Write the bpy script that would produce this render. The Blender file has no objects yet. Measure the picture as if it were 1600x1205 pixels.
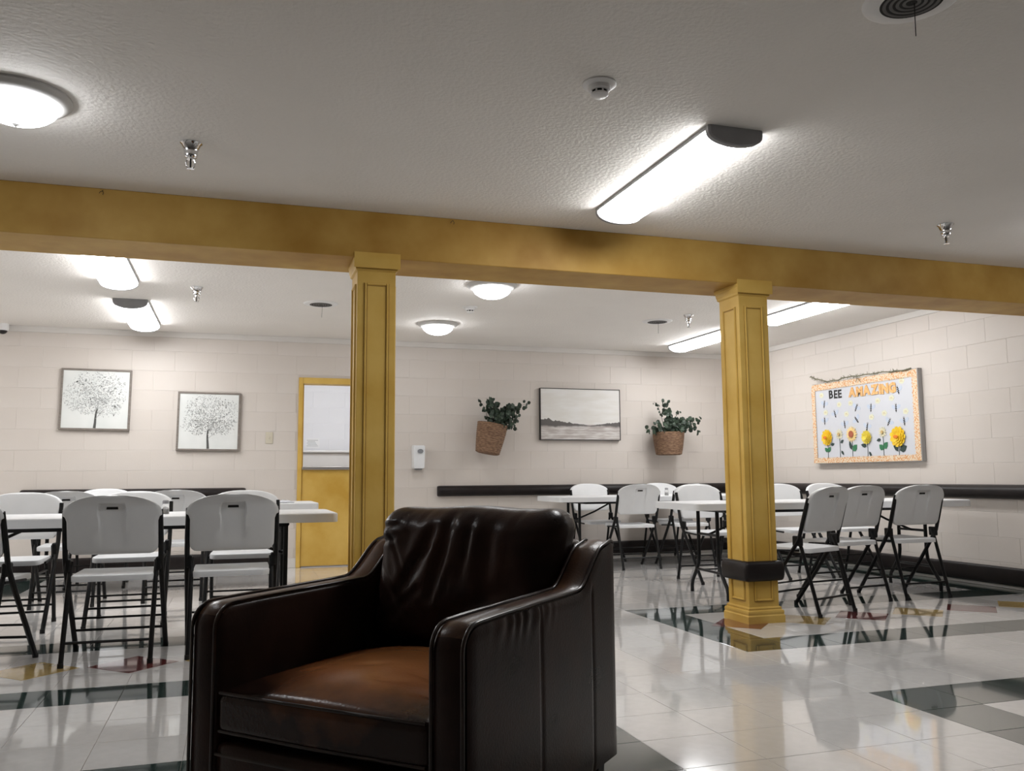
import bpy, math, random
from mathutils import Vector, Matrix
R = math.radians
rnd = random.Random(7)
SC = bpy.context.scene
COL = SC.collection

# ------------------------------------------------------------------ camera, world, exposure
CAM_H = 0.925
def camera():
    yaw, pitch, roll = R(17.712), R(6.0905), R(-0.40616)
    f = Vector((math.sin(yaw)*math.cos(pitch), math.cos(yaw)*math.cos(pitch), math.sin(pitch)))
    r = Vector((math.cos(yaw), -math.sin(yaw), 0)); u = r.cross(f)
    c, s = math.cos(roll), math.sin(roll)
    r2 = c*r + s*u; u2 = -s*r + c*u
    m = Matrix((( r2.x, u2.x, -f.x, 0), (r2.y, u2.y, -f.y, 0), (r2.z, u2.z, -f.z, CAM_H), (0, 0, 0, 1)))
    cd = bpy.data.cameras.new('camera'); cd.sensor_width = 36; cd.lens = 1345.7/1600*36
    cd.clip_start = 0.05
    o = bpy.data.objects.new('camera', cd); o.matrix_world = m; COL.objects.link(o)
    SC.camera = o
camera()
W = bpy.data.worlds.new('world'); SC.world = W; W.use_nodes = True
W.node_tree.nodes['Background'].inputs[0].default_value = (0.5, 0.5, 0.52, 1)
W.node_tree.nodes['Background'].inputs[1].default_value = 0.02
SC.view_settings.view_transform = 'Standard'; SC.view_settings.look = 'None'
SC.view_settings.gamma = 1; SC.view_settings.exposure = 0.32
SC.view_settings.use_curve_mapping = False
TUBE_EMIT = 21.5      # wraparound ceiling fixtures
DOME_EMIT = 23.0      # glass bowls
LAMP_COL = (0.985, 0.99, 1.0)

# ------------------------------------------------------------------ materials
def mat(name, col, rough=0.5, metal=0.0, spec=0.5, col2=None, scale=6.0, detail=4.0, lo=0.35, hi=0.65,
        bump=0.0, bscale=60.0, coat=0.0, coat_rough=0.1, vec='Object', stretch=None, emit=None, emit_s=0, trans=0.0, ior=1.45, island=0.0, bdist=0.01, rough2=None):
    m = bpy.data.materials.new(name); m.use_nodes = True
    nt = m.node_tree; b = nt.nodes['Principled BSDF']; L = nt.links
    b.inputs['Base Color'].default_value = (*col, 1)
    b.inputs['Roughness'].default_value = rough; b.inputs['Metallic'].default_value = metal
    b.inputs['Specular IOR Level'].default_value = spec
    b.inputs['Coat Weight'].default_value = coat; b.inputs['Coat Roughness'].default_value = coat_rough
    b.inputs['Transmission Weight'].default_value = trans; b.inputs['IOR'].default_value = ior
    tc = nt.nodes.new('ShaderNodeTexCoord')
    src = tc.outputs[vec]
    if stretch:
        mp = nt.nodes.new('ShaderNodeMapping'); mp.inputs['Scale'].default_value = stretch
        L.new(src, mp.inputs[0]); src = mp.outputs[0]
    if col2:
        n = nt.nodes.new('ShaderNodeTexNoise'); n.inputs['Scale'].default_value = scale; n.inputs['Detail'].default_value = detail
        L.new(src, n.inputs['Vector'])
        rp = nt.nodes.new('ShaderNodeValToRGB')
        rp.color_ramp.elements[0].position = lo; rp.color_ramp.elements[1].position = hi
        rp.color_ramp.elements[0].color = (*col, 1); rp.color_ramp.elements[1].color = (*col2, 1)
        L.new(n.outputs['Fac'], rp.inputs[0])
        out = rp.outputs[0]
        if island:
            oi = nt.nodes.new('ShaderNodeObjectInfo')
            hv = nt.nodes.new('ShaderNodeHueSaturation')
            mr = nt.nodes.new('ShaderNodeMapRange'); mr.inputs['To Min'].default_value = 1-island; mr.inputs['To Max'].default_value = 1+island
            L.new(oi.outputs['Random'], mr.inputs[0]); L.new(mr.outputs[0], hv.inputs['Value']); L.new(out, hv.inputs['Color'])
            out = hv.outputs[0]
        L.new(out, b.inputs['Base Color'])
        if rough2 is not None:
            mr2 = nt.nodes.new('ShaderNodeMapRange'); mr2.inputs['To Min'].default_value = rough; mr2.inputs['To Max'].default_value = rough2
            L.new(n.outputs['Fac'], mr2.inputs[0]); L.new(mr2.outputs[0], b.inputs['Roughness'])
    if bump:
        n2 = nt.nodes.new('ShaderNodeTexNoise'); n2.inputs['Scale'].default_value = bscale; n2.inputs['Detail'].default_value = 3
        L.new(src, n2.inputs['Vector'])
        bp = nt.nodes.new('ShaderNodeBump'); bp.inputs['Strength'].default_value = bump; bp.inputs['Distance'].default_value = bdist
        L.new(n2.outputs['Fac'], bp.inputs['Height']); L.new(bp.outputs[0], b.inputs['Normal'])
    if emit:
        b.inputs['Emission Color'].default_value = (*emit, 1); b.inputs['Emission Strength'].default_value = emit_s
    return m

MT = {}
MT['wall'] = mat('wall_paint', (0.61, 0.555, 0.505), 0.45, col2=(0.64, 0.59, 0.545), scale=1.2, bump=0.12, bscale=90, vec='Object', bdist=0.004)
MT['white_wall'] = mat('white_paint', (0.82, 0.82, 0.84), 0.5, col2=(0.84, 0.84, 0.86), scale=2)
MT['ceiling'] = mat('ceiling_texture', (0.79, 0.755, 0.71), 0.85, col2=(0.82, 0.785, 0.74), scale=1.5, bump=0.32, bscale=55, bdist=0.012)
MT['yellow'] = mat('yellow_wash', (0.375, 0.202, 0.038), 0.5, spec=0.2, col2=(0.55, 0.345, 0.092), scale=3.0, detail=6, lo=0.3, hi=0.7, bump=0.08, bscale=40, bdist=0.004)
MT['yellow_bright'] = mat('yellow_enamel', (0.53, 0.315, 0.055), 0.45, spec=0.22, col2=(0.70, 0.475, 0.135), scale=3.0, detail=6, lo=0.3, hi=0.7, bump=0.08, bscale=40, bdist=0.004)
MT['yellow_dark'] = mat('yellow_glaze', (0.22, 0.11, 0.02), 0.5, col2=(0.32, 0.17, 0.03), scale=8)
MT['tile'] = mat('cream_tile', (0.655, 0.64, 0.622), 0.07, col2=(0.68, 0.665, 0.648), scale=22, detail=8, lo=0.4, hi=0.6, island=0.025, coat=0.6, coat_rough=0.03, rough2=0.13)
MT['green'] = mat('green_tile', (0.020, 0.040, 0.036), 0.08, col2=(0.030, 0.055, 0.048), scale=14, detail=8, island=0.1, coat=0.6, coat_rough=0.03)
MT['red'] = mat('red_tile', (0.16, 0.035, 0.035), 0.08, col2=(0.20, 0.05, 0.048), scale=14, detail=8, coat=0.6, coat_rough=0.03)
MT['ochre'] = mat('ochre_tile', (0.52, 0.36, 0.12), 0.08, col2=(0.58, 0.42, 0.16), scale=14, detail=8, coat=0.6, coat_rough=0.03)
MT['grout'] = mat('tile_joint', (0.27, 0.25, 0.23), 0.7)
MT['mortar'] = mat('painted_mortar', (0.58, 0.53, 0.485), 0.55)
MT['plastic'] = mat('white_plastic', (0.735, 0.745, 0.755), 0.38, col2=(0.76, 0.77, 0.78), scale=8, bump=0.05, bscale=300, bdist=0.002)
MT['tube'] = mat('black_steel', (0.008, 0.008, 0.009), 0.4, spec=0.22, col2=(0.012, 0.012, 0.012), scale=30)
MT['bumper'] = mat('black_vinyl', (0.012, 0.009, 0.009), 0.42, spec=0.25, col2=(0.017, 0.013, 0.012), scale=9)
MT['leather'] = mat('dark_leather', (0.0165, 0.0085, 0.0070), 0.22, col2=(0.040, 0.0185, 0.0130), scale=5, bump=0.2, bscale=150, bdist=0.003, spec=0.20, rough2=0.38)
MT['leather_top'] = mat('rubbed_lit_leather', (0.030, 0.014, 0.009), 0.24, col2=(0.105, 0.050, 0.026), scale=6, detail=5, lo=0.3, hi=0.7, bump=0.2, bscale=150, bdist=0.003, spec=0.32, rough2=0.38)  # arm tops: rub wear plus grazing light painted into the brown
def worn_lit_leather():  # brown centre is wear plus light from above, painted into the colour
    m = mat('worn_lit_brown_leather', (0.012, 0.006, 0.005), 0.24, spec=0.36, bump=0.22, bscale=110, bdist=0.003)
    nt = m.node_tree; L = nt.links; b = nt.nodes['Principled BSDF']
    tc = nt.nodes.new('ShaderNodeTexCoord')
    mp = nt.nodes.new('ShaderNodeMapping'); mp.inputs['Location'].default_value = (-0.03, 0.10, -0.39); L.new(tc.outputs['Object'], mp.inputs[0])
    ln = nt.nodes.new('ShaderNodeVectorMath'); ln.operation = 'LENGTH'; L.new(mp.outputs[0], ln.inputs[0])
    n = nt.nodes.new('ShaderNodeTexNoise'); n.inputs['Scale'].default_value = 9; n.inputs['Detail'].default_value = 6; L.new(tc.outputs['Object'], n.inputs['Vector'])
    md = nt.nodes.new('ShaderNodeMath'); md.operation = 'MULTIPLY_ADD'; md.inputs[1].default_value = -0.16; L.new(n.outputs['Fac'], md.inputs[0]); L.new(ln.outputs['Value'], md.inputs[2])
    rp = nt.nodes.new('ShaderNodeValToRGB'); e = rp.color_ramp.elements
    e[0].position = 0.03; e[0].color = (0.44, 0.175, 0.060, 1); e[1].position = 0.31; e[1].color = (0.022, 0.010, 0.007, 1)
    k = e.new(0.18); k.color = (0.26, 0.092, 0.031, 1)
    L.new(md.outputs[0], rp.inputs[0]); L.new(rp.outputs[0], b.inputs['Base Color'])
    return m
MT['leather_worn_lit'] = worn_lit_leather()
MT['piping'] = mat('leather_piping', (0.014, 0.008, 0.007), 0.28, col2=(0.035, 0.018, 0.012), scale=12)
MT['seam'] = mat('leather_seam', (0.004, 0.003, 0.003), 0.6)
MT['chrome'] = mat('chrome', (0.75, 0.75, 0.76), 0.12, metal=1.0)
MT['steel'] = mat('brushed_steel', (0.55, 0.55, 0.57), 0.3, metal=1.0)
MT['cap'] = mat('grey_endcap', (0.30, 0.30, 0.31), 0.5, col2=(0.33, 0.33, 0.34), scale=10)
MT['white'] = mat('white_enamel', (0.74, 0.73, 0.72), 0.4, col2=(0.77, 0.76, 0.75), scale=5)
MT['dome_ring'] = mat('dome_rim', (0.50, 0.49, 0.47), 0.45, col2=(0.54, 0.53, 0.51), scale=8)
MT['dark'] = mat('dark_void', (0.010, 0.009, 0.009), 0.8)
MT['glow'] = mat('lit_diffuser', (0.8, 0.8, 0.8), 0.5, emit=LAMP_COL, emit_s=TUBE_EMIT)
MT['bowl'] = mat('lit_glass_bowl', (0.8, 0.8, 0.8), 0.4, emit=(0.95, 0.97, 1.0), emit_s=DOME_EMIT)
MT['frame_grey'] = mat('grey_wood_frame', (0.17, 0.145, 0.125), 0.5, col2=(0.23, 0.20, 0.175), scale=20, stretch=(1, 1, 6))
MT['frame_black'] = mat('black_wood_frame', (0.014, 0.011, 0.011), 0.4)
MT['canvas'] = mat('canvas_white', (0.66, 0.68, 0.66), 0.6, col2=(0.72, 0.73, 0.71), scale=4)
MT['ink_dark'] = mat('print_dark', (0.09, 0.09, 0.085), 0.7)
MT['ink_mid'] = mat('print_mid', (0.24, 0.25, 0.24), 0.7)
MT['ink_pale'] = mat('print_pale', (0.42, 0.43, 0.42), 0.7)
MT['ink_wash'] = mat('print_wash', (0.54, 0.555, 0.545), 0.7)
MT['basket'] = mat('seagrass', (0.13, 0.070, 0.040), 0.75, col2=(0.29, 0.175, 0.105), scale=30, detail=5, stretch=(1, 1, 3), bump=0.8, bscale=120, bdist=0.006)
MT['leaf'] = mat('eucalyptus_leaf', (0.009, 0.017, 0.010), 0.5, col2=(0.036, 0.060, 0.036), scale=14)
MT['stem'] = mat('branch', (0.035, 0.03, 0.02), 0.6)
MT['paper'] = mat('white_paper', (0.58, 0.59, 0.625), 0.30, col2=(0.61, 0.62, 0.655), scale=3)
MT['sheet'] = mat('bright_paper', (0.86, 0.86, 0.86), 0.6)
MT['note'] = mat('pale_note', (0.68, 0.68, 0.52), 0.6)
MT['honey'] = mat('honeycomb_border', (0.66, 0.30, 0.10), 0.6, col2=(0.74, 0.62, 0.46), scale=75, lo=0.42, hi=0.52)
MT['letter_honey'] = mat('honey_letter', (0.72, 0.34, 0.09), 0.5, col2=(0.74, 0.50, 0.24), scale=40)
MT['letter_black'] = mat('black_letter', (0.012, 0.012, 0.012), 0.6)
MT['beewing'] = mat('bee_wing', (0.52, 0.58, 0.68), 0.5)
MT['petal'] = mat('yellow_petal', (0.85, 0.52, 0.02), 0.6, col2=(0.88, 0.64, 0.04), scale=30)
MT['petal_orange'] = mat('orange_core', (0.72, 0.20, 0.02), 0.6)
MT['petal_pale'] = mat('pale_petal', (0.72, 0.67, 0.46), 0.6)
MT['petal_lemon'] = mat('lemon_petal', (0.82, 0.70, 0.10), 0.6, col2=(0.80, 0.62, 0.06), scale=40)
MT['petal_tan'] = mat('tan_petal', (0.86, 0.64, 0.28), 0.6)
MT['core_brown'] = mat('rust_core', (0.36, 0.10, 0.05), 0.7)
MT['core_tan'] = mat('tan_core', (0.55, 0.38, 0.16), 0.7)
MT['leaf_green'] = mat('felt_green', (0.03, 0.16, 0.07), 0.7, col2=(0.05, 0.20, 0.09), scale=30)
MT['leaf_dark'] = mat('felt_dark', (0.03, 0.05, 0.045), 0.7)
MT['garland'] = mat('dry_garland', (0.14, 0.14, 0.09), 0.8, col2=(0.24, 0.22, 0.15), scale=40)
MT['board_edge'] = mat('grey_board_edge', (0.36, 0.35, 0.34), 0.5, col2=(0.40, 0.39, 0.38), scale=9)
MT['ivory'] = mat('ivory_plate', (0.60, 0.55, 0.44), 0.4)
MT['grey_badge'] = mat('grey_badge', (0.22, 0.23, 0.25), 0.3)
MT['glass'] = mat('clear_glass', (0.9, 0.9, 0.9), 0.05, trans=0.85)
MT['spice'] = mat('grey_granules', (0.32, 0.31, 0.30), 0.8, col2=(0.45, 0.44, 0.42), scale=300)
MT['string'] = mat('dark_wire', (0.02, 0.018, 0.016), 0.6)
MT['trim'] = mat('trim_paint', (0.63, 0.60, 0.565), 0.5, col2=(0.66, 0.63, 0.60), scale=3)
MT['vent_grey'] = mat('shade_dark_louver', (0.10, 0.095, 0.09), 0.6, col2=(0.13, 0.125, 0.12), scale=20)  # ring colour darkened to carry the shade of the opening
MT['rubber'] = mat('rubber_foot', (0.01, 0.01, 0.01), 0.7)

def landscape_mat():
    m = bpy.data.materials.new('landscape_print'); m.use_nodes = True
    nt = m.node_tree; L = nt.links; b = nt.nodes['Principled BSDF']; b.inputs['Roughness'].default_value = 0.55
    tc = nt.nodes.new('ShaderNodeTexCoord'); sp = nt.nodes.new('ShaderNodeSeparateXYZ'); L.new(tc.outputs['Generated'], sp.inputs[0])
    def math_(op, a, b_=None):
        n = nt.nodes.new('ShaderNodeMath'); n.operation = op
        for i, v in enumerate((a, b_)):
            if v is None: continue
            if isinstance(v, (int, float)): n.inputs[i].default_value = v
            else: L.new(v, n.inputs[i])
        return n.outputs[0]
    def noise(sx, sz, det=5):
        mp = nt.nodes.new('ShaderNodeMapping'); mp.inputs['Scale'].default_value = (sx, 1, sz); L.new(tc.outputs['Generated'], mp.inputs[0])
        n = nt.nodes.new('ShaderNodeTexNoise'); n.inputs['Scale'].default_value = 1; n.inputs['Detail'].default_value = det; L.new(mp.outputs[0], n.inputs['Vector'])
        return n.outputs['Fac']
    def mix(f, c1, c2):
        n = nt.nodes.new('ShaderNodeMix'); n.data_type = 'RGBA'
        if isinstance(f, (int, float)): n.inputs[0].default_value = f
        else: L.new(f, n.inputs[0])
        for i, c in ((6, c1), (7, c2)):
            if isinstance(c, tuple): n.inputs[i].default_value = (*c, 1)
            else: L.new(c, n.inputs[i])
        return n.outputs[2]
    def step(v, lo, hi):
        n = nt.nodes.new('ShaderNodeMapRange'); n.interpolation_type = 'SMOOTHSTEP'; n.inputs['From Min'].default_value = lo; n.inputs['From Max'].default_value = hi
        L.new(v, n.inputs[0]); return n.outputs[0]
    x, z = sp.outputs['X'], sp.outputs['Z']
    sky = mix(step(noise(3, 9), 0.35, 0.7), (0.66, 0.64, 0.60), (0.72, 0.71, 0.69))
    gr = mix(step(noise(5, 26, 8), 0.38, 0.66), (0.40, 0.355, 0.33), (0.62, 0.60, 0.575))
    c = mix(step(z, 0.285, 0.31), gr, sky)
    # distance of the column from the open middle: the tree line thickens towards both sides
    side = math_('ABSOLUTE', math_('SUBTRACT', x, 0.62))
    top = math_('ADD', math_('MULTIPLY', math_('MULTIPLY', side, noise(16, 0.2, 6)), 0.42), 0.285)
    tree = math_('MULTIPLY', step(math_('SUBTRACT', top, z), 0.0, 0.012), step(math_('ADD', z, math_('MULTIPLY', noise(9, 1), 0.08)), 0.275, 0.325))
    c = mix(tree, c, (0.10, 0.09, 0.085))
    L.new(c, b.inputs['Base Color'])
    return m
MT['landscape'] = landscape_mat()

# ------------------------------------------------------------------ mesh helpers
class MB:
    def __init__(s): s.v = []; s.f = []; s.mi = []
    def add(s, vs, fs, mi=0):
        o = len(s.v); s.v += [tuple(p) for p in vs]; s.f += [tuple(i+o for i in f) for f in fs]; s.mi += [mi]*len(fs); return s
    def box(s, x0, x1, y0, y1, z0, z1, mi=0):
        return s.add([(x0,y0,z0),(x1,y0,z0),(x1,y1,z0),(x0,y1,z0),(x0,y0,z1),(x1,y0,z1),(x1,y1,z1),(x0,y1,z1)],
                     [(3,2,1,0),(4,5,6,7),(0,1,5,4),(1,2,6,5),(2,3,7,6),(3,0,4,7)], mi)
    def bbox(s, x0, x1, y0, y1, z0, z1, b=0.004, mi=0):
        # box with chamfered edges
        vs = []; idx = {}
        for ix, (X, dx) in enumerate(((x0, b), (x1, -b))):
            for iy, (Y, dy) in enumerate(((y0, b), (y1, -b))):
                for iz, (Z, dz) in enumerate(((z0, b), (z1, -b))):
                    idx[ix,iy,iz] = len(vs)
                    vs += [(X, Y+dy, Z+dz), (X+dx, Y, Z+dz), (X+dx, Y+dy, Z)]
        I = lambda a,b_,c,k: idx[a,b_,c]+k
        fs = []
        for a in (0,1):
            q = [I(a,0,0,0),I(a,1,0,0),I(a,1,1,0),I(a,0,1,0)]; fs.append(q if a else q[::-1])
            q = [I(0,a,0,1),I(0,a,1,1),I(1,a,1,1),I(1,a,0,1)]; fs.append(q if a else q[::-1])
            q = [I(0,0,a,2),I(1,0,a,2),I(1,1,a,2),I(0,1,a,2)]; fs.append(q if a else q[::-1])
        for a in (0,1):
            for c in (0,1):
                e = [I(a,c,0,0),I(a,c,1,0),I(a,c,1,1),I(a,c,0,1)]; fs.append(e if a == c else e[::-1])
                e = [I(0,a,c,1),I(1,a,c,1),I(1,a,c,2),I(0,a,c,2)]; fs.append(e if a == c else e[::-1])
                e = [I(a,0,c,2),I(a,1,c,2),I(a,1,c,0),I(a,0,c,0)]; fs.append(e if a == c else e[::-1])
                for d in (0,1):
                    t = [I(a,c,d,0),I(a,c,d,1),I(a,c,d,2)]; fs.append(t if (a+c+d) % 2 else t[::-1])
        return s.add(vs, fs, mi)
    def tube(s, pts, r, n=8, mi=0, cap=True, r2=None, flat=1.0):
        pts = [Vector(p) for p in pts]; N = len(pts)
        d0 = (pts[1]-pts[0]).normalized()
        up = Vector((0,0,1)) if abs(d0.z) < 0.9 else Vector((1,0,0))
        a = d0.cross(up).normalized(); vs = []; fs = []
        for i, p in enumerate(pts):
            d = (pts[min(i+1,N-1)]-pts[max(i-1,0)]).normalized()
            a = (a - d*a.dot(d)).normalized(); b = d.cross(a)
            rr = r if r2 is None else r+(r2-r)*i/(N-1)
            for k in range(n):
                t = 2*math.pi*k/n; vs.append(p + a*math.cos(t)*rr + b*math.sin(t)*rr*flat)
        for i in range(N-1):
            for k in range(n):
                fs.append((i*n+k, i*n+(k+1)%n, (i+1)*n+(k+1)%n, (i+1)*n+k))
        if cap: fs += [tuple(range(n))[::-1], tuple((N-1)*n+k for k in range(n))]
        return s.add(vs, fs, mi)
    def lathe(s, prof, n=24, mi=0, c=(0,0,0), cap0=False, cap1=False):
        vs = []; fs = []; N = len(prof)
        for r, z in prof:
            for k in range(n):
                t = 2*math.pi*k/n; vs.append((c[0]+r*math.cos(t), c[1]+r*math.sin(t), c[2]+z))
        for i in range(N-1):
            for k in range(n): fs.append((i*n+k, i*n+(k+1)%n, (i+1)*n+(k+1)%n, (i+1)*n+k))
        if cap0: fs.append(tuple(range(n))[::-1])
        if cap1: fs.append(tuple((N-1)*n+k for k in range(n)))
        return s.add(vs, fs, mi)
    def rings(s, rings, mi=0, cap0=True, cap1=True):
        n = len(rings[0]); vs = [p for r_ in rings for p in r_]; fs = []
        for i in range(len(rings)-1):
            for k in range(n): fs.append((i*n+k, i*n+(k+1)%n, (i+1)*n+(k+1)%n, (i+1)*n+k))
        if cap0: fs.append(tuple(range(n))[::-1])
        if cap1: fs.append(tuple((len(rings)-1)*n+k for k in range(n)))
        return s.add(vs, fs, mi)
    def mesh(s, name, mats, smooth=None):
        me = bpy.data.meshes.new(name); me.from_pydata(s.v, [], s.f)
        for m in (mats if isinstance(mats, (list, tuple)) else [mats]): me.materials.append(m)
        me.polygons.foreach_set('material_index', s.mi)
        if smooth is not None:
            me.polygons.foreach_set('use_smooth', [True]*len(me.polygons))
            me.set_sharp_from_angle(angle=R(smooth))
        me.update(); return me
    def build(s, name, mats, parent=None, smooth=None, loc=(0,0,0), rot=(0,0,0)):
        return link(name, s.mesh(name, mats, smooth), parent, loc, rot)

def link(name, me, parent=None, loc=(0,0,0), rot=(0,0,0)):
    o = bpy.data.objects.new(name, me); COL.objects.link(o)
    o.location = loc; o.rotation_euler = rot
    if parent is not None: o.parent = parent
    return o
def tag(o, label, cat, group=None, kind=None):
    o['label'] = label; o['category'] = cat
    if group: o['group'] = group
    if kind: o['kind'] = kind
    return o
def empty(name, label, cat, loc=(0,0,0), rz=0, group=None, rot=None, kind=None):
    o = bpy.data.objects.new(name, None); COL.objects.link(o); o.empty_display_size = 0.1
    o.location = loc; o.rotation_euler = rot if rot else (0,0,rz)
    return tag(o, label, cat, group, kind)
def copy_tree(o, parent=None):
    c = o.copy(); COL.objects.link(c)
    if parent is not None: c.parent = parent
    for ch in list(o.children): copy_tree(ch, c)
    return c
def rrect(w, d, r, n=6):
    out = []
    for cx, cy, a0 in ((w/2-r, d/2-r, 0), (-w/2+r, d/2-r, 90), (-w/2+r, -d/2+r, 180), (w/2-r, -d/2+r, 270)):
        for k in range(n+1):
            t = R(a0+90*k/n); out.append((cx+r*math.cos(t), cy+r*math.sin(t)))
    return out

# ------------------------------------------------------------------ the room
X0, X1, Y0, Y1, H = -5.0, 6.0, -6.0, 9.42, 2.44
DX0, DX1, DZ = 0.615, 1.56, 2.005        # opening of the half door, frame included

def structure(o, label, cat): return tag(o, label, cat, kind='structure')

# floor and its tiles
T = 0.3048; TX, TY = 1.378, 3.16
floor = structure(MB().box(X0-0.1, X1+0.1, Y0-0.1, Y1+0.16, -0.1, -0.0032).build('floor', MT['grout']), 'glossy cream vinyl tile floor with dark green bands', 'floor')
def green(x, y):
    e = 0.01
    far = 4.074 < y+e and y-e < 5.598
    if x > 2.594-e:
        if far and (y < 4.379 or y > 5.293 or x < 2.899): return True
        if y < 3.16 and (y > 2.855 or x < 2.899): return True
        if x > 5.642 and y > 5.598: return True
    if x < 1.378:
        if far and (y < 4.379 or y > 5.293 or x > 1.073): return True
        if y < 3.16 and (y > 2.855 or x > 1.073): return True
        if -1.975 < x < -1.67 and y > 5.598: return True
    return False
tile_cache = {}
def tile_mesh(w, d, m, key):
    k = (round(w, 3), round(d, 3), key)
    if k not in tile_cache:
        g = 0.0007; b = 0.0008; t = 0.0030
        mb = MB(); a, c = w/2-g, d/2-g
        lo = [(-a,-c,-t),(a,-c,-t),(a,c,-t),(-a,c,-t)]; mid = [(-a,-c,-b),(a,-c,-b),(a,c,-b),(-a,c,-b)]
        up = [(-a+b,-c+b,0),(a-b,-c+b,0),(a-b,c-b,0),(-a+b,c-b,0)]
        mb.rings([lo, mid, up])
        tile_cache[k] = mb.mesh('tile', m)
    return tile_cache[k]
tiles = []
for i in range(-21, 16):
    for j in range(-31, 21):
        a0, a1 = max(TX+i*T, X0), min(TX+(i+1)*T, X1); b0, b1 = max(TY+j*T, Y0), min(TY+(j+1)*T, Y1)
        if a1-a0 < 0.01 or b1-b0 < 0.01: continue
        cx, cy = (a0+a1)/2, (b0+b1)/2
        ang = math.degrees(math.atan2(cx, cy)); dist = math.hypot(cx, cy)
        vis = -16 < ang < 50 and cy > 1.8 and dist > 2.2
        # the armchair hides these
        if vis and 0.15 < cx < 1.0 and cy < 2.9 and cx < 0.3*cy: vis = False
        tiles.append((0 if vis else 1, dist, cx, cy, a1-a0, b1-b0))
tiles.sort()
single = [t for t in tiles if t[0] == 0][:300]
rest = [t for t in tiles if t not in set(single)]
for _, _, cx, cy, w, d in single:
    g = green(cx, cy)
    link('tile', tile_mesh(w, d, MT['green'] if g else MT['tile'], 'g' if g else 'c'), floor, (cx, cy, 0),
         (rnd.uniform(-1, 1)*0.0011, rnd.uniform(-1, 1)*0.0011, 0))
mb = MB()
for _, _, cx, cy, w, d in rest:
    a, c = w/2-0.0007, d/2-0.0007; mi = 1 if green(cx, cy) else 0
    s1, s2 = rnd.uniform(-1, 1)*0.0009, rnd.uniform(-1, 1)*0.0009
    z = lambda x, y: s1*x + s2*y
    lo = [(cx+x, cy+y, -0.003) for x, y in ((-a,-c),(a,-c),(a,c),(-a,c))]; up = [(cx+x, cy+y, z(x, y)) for x, y in ((-a,-c),(a,-c),(a,c),(-a,c))]
    mb.rings([lo, up], mi=mi, cap0=False)
o = mb.build('far_tiles', [MT['tile'], MT['green']], floor); o['kind'] = 'stuff'
dm = {}
for key in ('red', 'ochre'):
    mb = MB(); q = 0.2135
    mb.rings([[(q,0,0),(0,q,0),(-q,0,0),(0,-q,0)], [(q,0,0.0005),(0,q,0.0005),(-q,0,0.0005),(0,-q,0.0005)], [(q-.001,0,0.0009),(0,q-.001,0.0009),(-q+.001,0,0.0009),(0,-q+.001,0.0009)]])
    dm[key] = mb.mesh('diamond_tile', MT[key])
for x0, n, first in ((3.05, 7, 0), (-0.47-0.457*4, 8, 0)):
    for k in range(n):
        link('diamond_tile', dm['red' if (k+first) % 2 == 0 else 'ochre'], floor, (x0+k*0.457, 4.845, 0))

# ceiling
structure(MB().box(X0-0.1, X1+0.1, Y0-0.1, Y1+0.16, H, H+0.1).build('ceiling', MT['ceiling']), 'grey textured plaster ceiling over the whole room', 'ceiling')
# walls: backing and painted blocks
mb = MB()
mb.box(X0, DX0+0.02, Y1+0.003, Y1+0.15, 0, H); mb.box(DX1-0.02, X1+0.1, Y1+0.003, Y1+0.15, 0, H); mb.box(DX0+0.02, DX1-0.02, Y1+0.003, Y1+0.15, DZ-0.02, H)
wall_back = structure(mb.build('wall_back', MT['mortar']), 'back wall of painted beige concrete blocks', 'wall')
wall_right = structure(MB().box(X1+0.003, X1+0.15, Y0, Y1, 0, H).build('wall_right', MT['mortar']), 'right wall of painted beige concrete blocks', 'wall')
structure(MB().box(X0-0.15, X0, Y0, Y1, 0, H).build('wall_left', MT['wall']), 'plain left wall outside the view', 'wall')
structure(MB().box(X0-0.15, X1+0.15, Y0-0.15, Y0, 0, H).build('wall_front', MT['wall']), 'plain wall behind the camera', 'wall')
blk_cache = {}
def block_mb(w, h, mb=None, T_=lambda p: p):
    g = 0.0005; b = 0.0026; dp = 0.0018
    a, c = w/2-g, h/2-g
    back = [(-a, 0.004, -c), (a, 0.004, -c), (a, 0.004, c), (-a, 0.004, c)]
    mid = [(-a, dp*0.6, -c), (a, dp*0.6, -c), (a, dp*0.6, c), (-a, dp*0.6, c)]
    fr = [(-a+b, 0, -c+b), (a-b, 0, -c+b), (a-b, 0, c-b), (-a+b, 0, c-b)]
    mb = mb or MB()
    return mb.rings([[T_(p) for p in r_] for r_ in (back, mid, fr)])
def block_mesh(w, h):
    k = (round(w, 3), round(h, 3))
    if k not in blk_cache: blk_cache[k] = block_mb(w, h).mesh('block', MT['wall'])
    return blk_cache[k]
BW, BH = 0.4064, H/12
def lay(lo, hi, off, holes):
    out = []
    for k in range(12):
        x = lo - BW*(0.5 if k % 2 else 0) - off
        while x < hi:
            segs = [(max(x, lo), min(x+BW, hi))]
            for h0, h1, hz in holes:
                if k*BH < hz-0.02:
                    ns = []
                    for s0, s1 in segs:
                        if s1 <= h0 or s0 >= h1: ns.append((s0, s1))
                        else:
                            if s0 < h0: ns.append((s0, h0))
                            if s1 > h1: ns.append((h1, s1))
                    segs = ns
            for s0, s1 in segs:
                if s1-s0 > 0.03: out.append(((s0+s1)/2, (k+0.5)*BH, s1-s0))
            x += BW
    return out
mb = MB()
for cx, cz, w in lay(X0, X1, 0.1, [(DX0, DX1, DZ)]):
    if cx > -2.75: link('block', block_mesh(w, BH), wall_back, (cx, Y1+rnd.uniform(-0.0004, 0.0004), cz))
    else: block_mb(w, BH, mb, lambda p: (p[0]+cx, p[1]+Y1, p[2]+cz))
o = mb.build('unseen_blocks', MT['wall'], wall_back); o['kind'] = 'stuff'
mb = MB()
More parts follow.
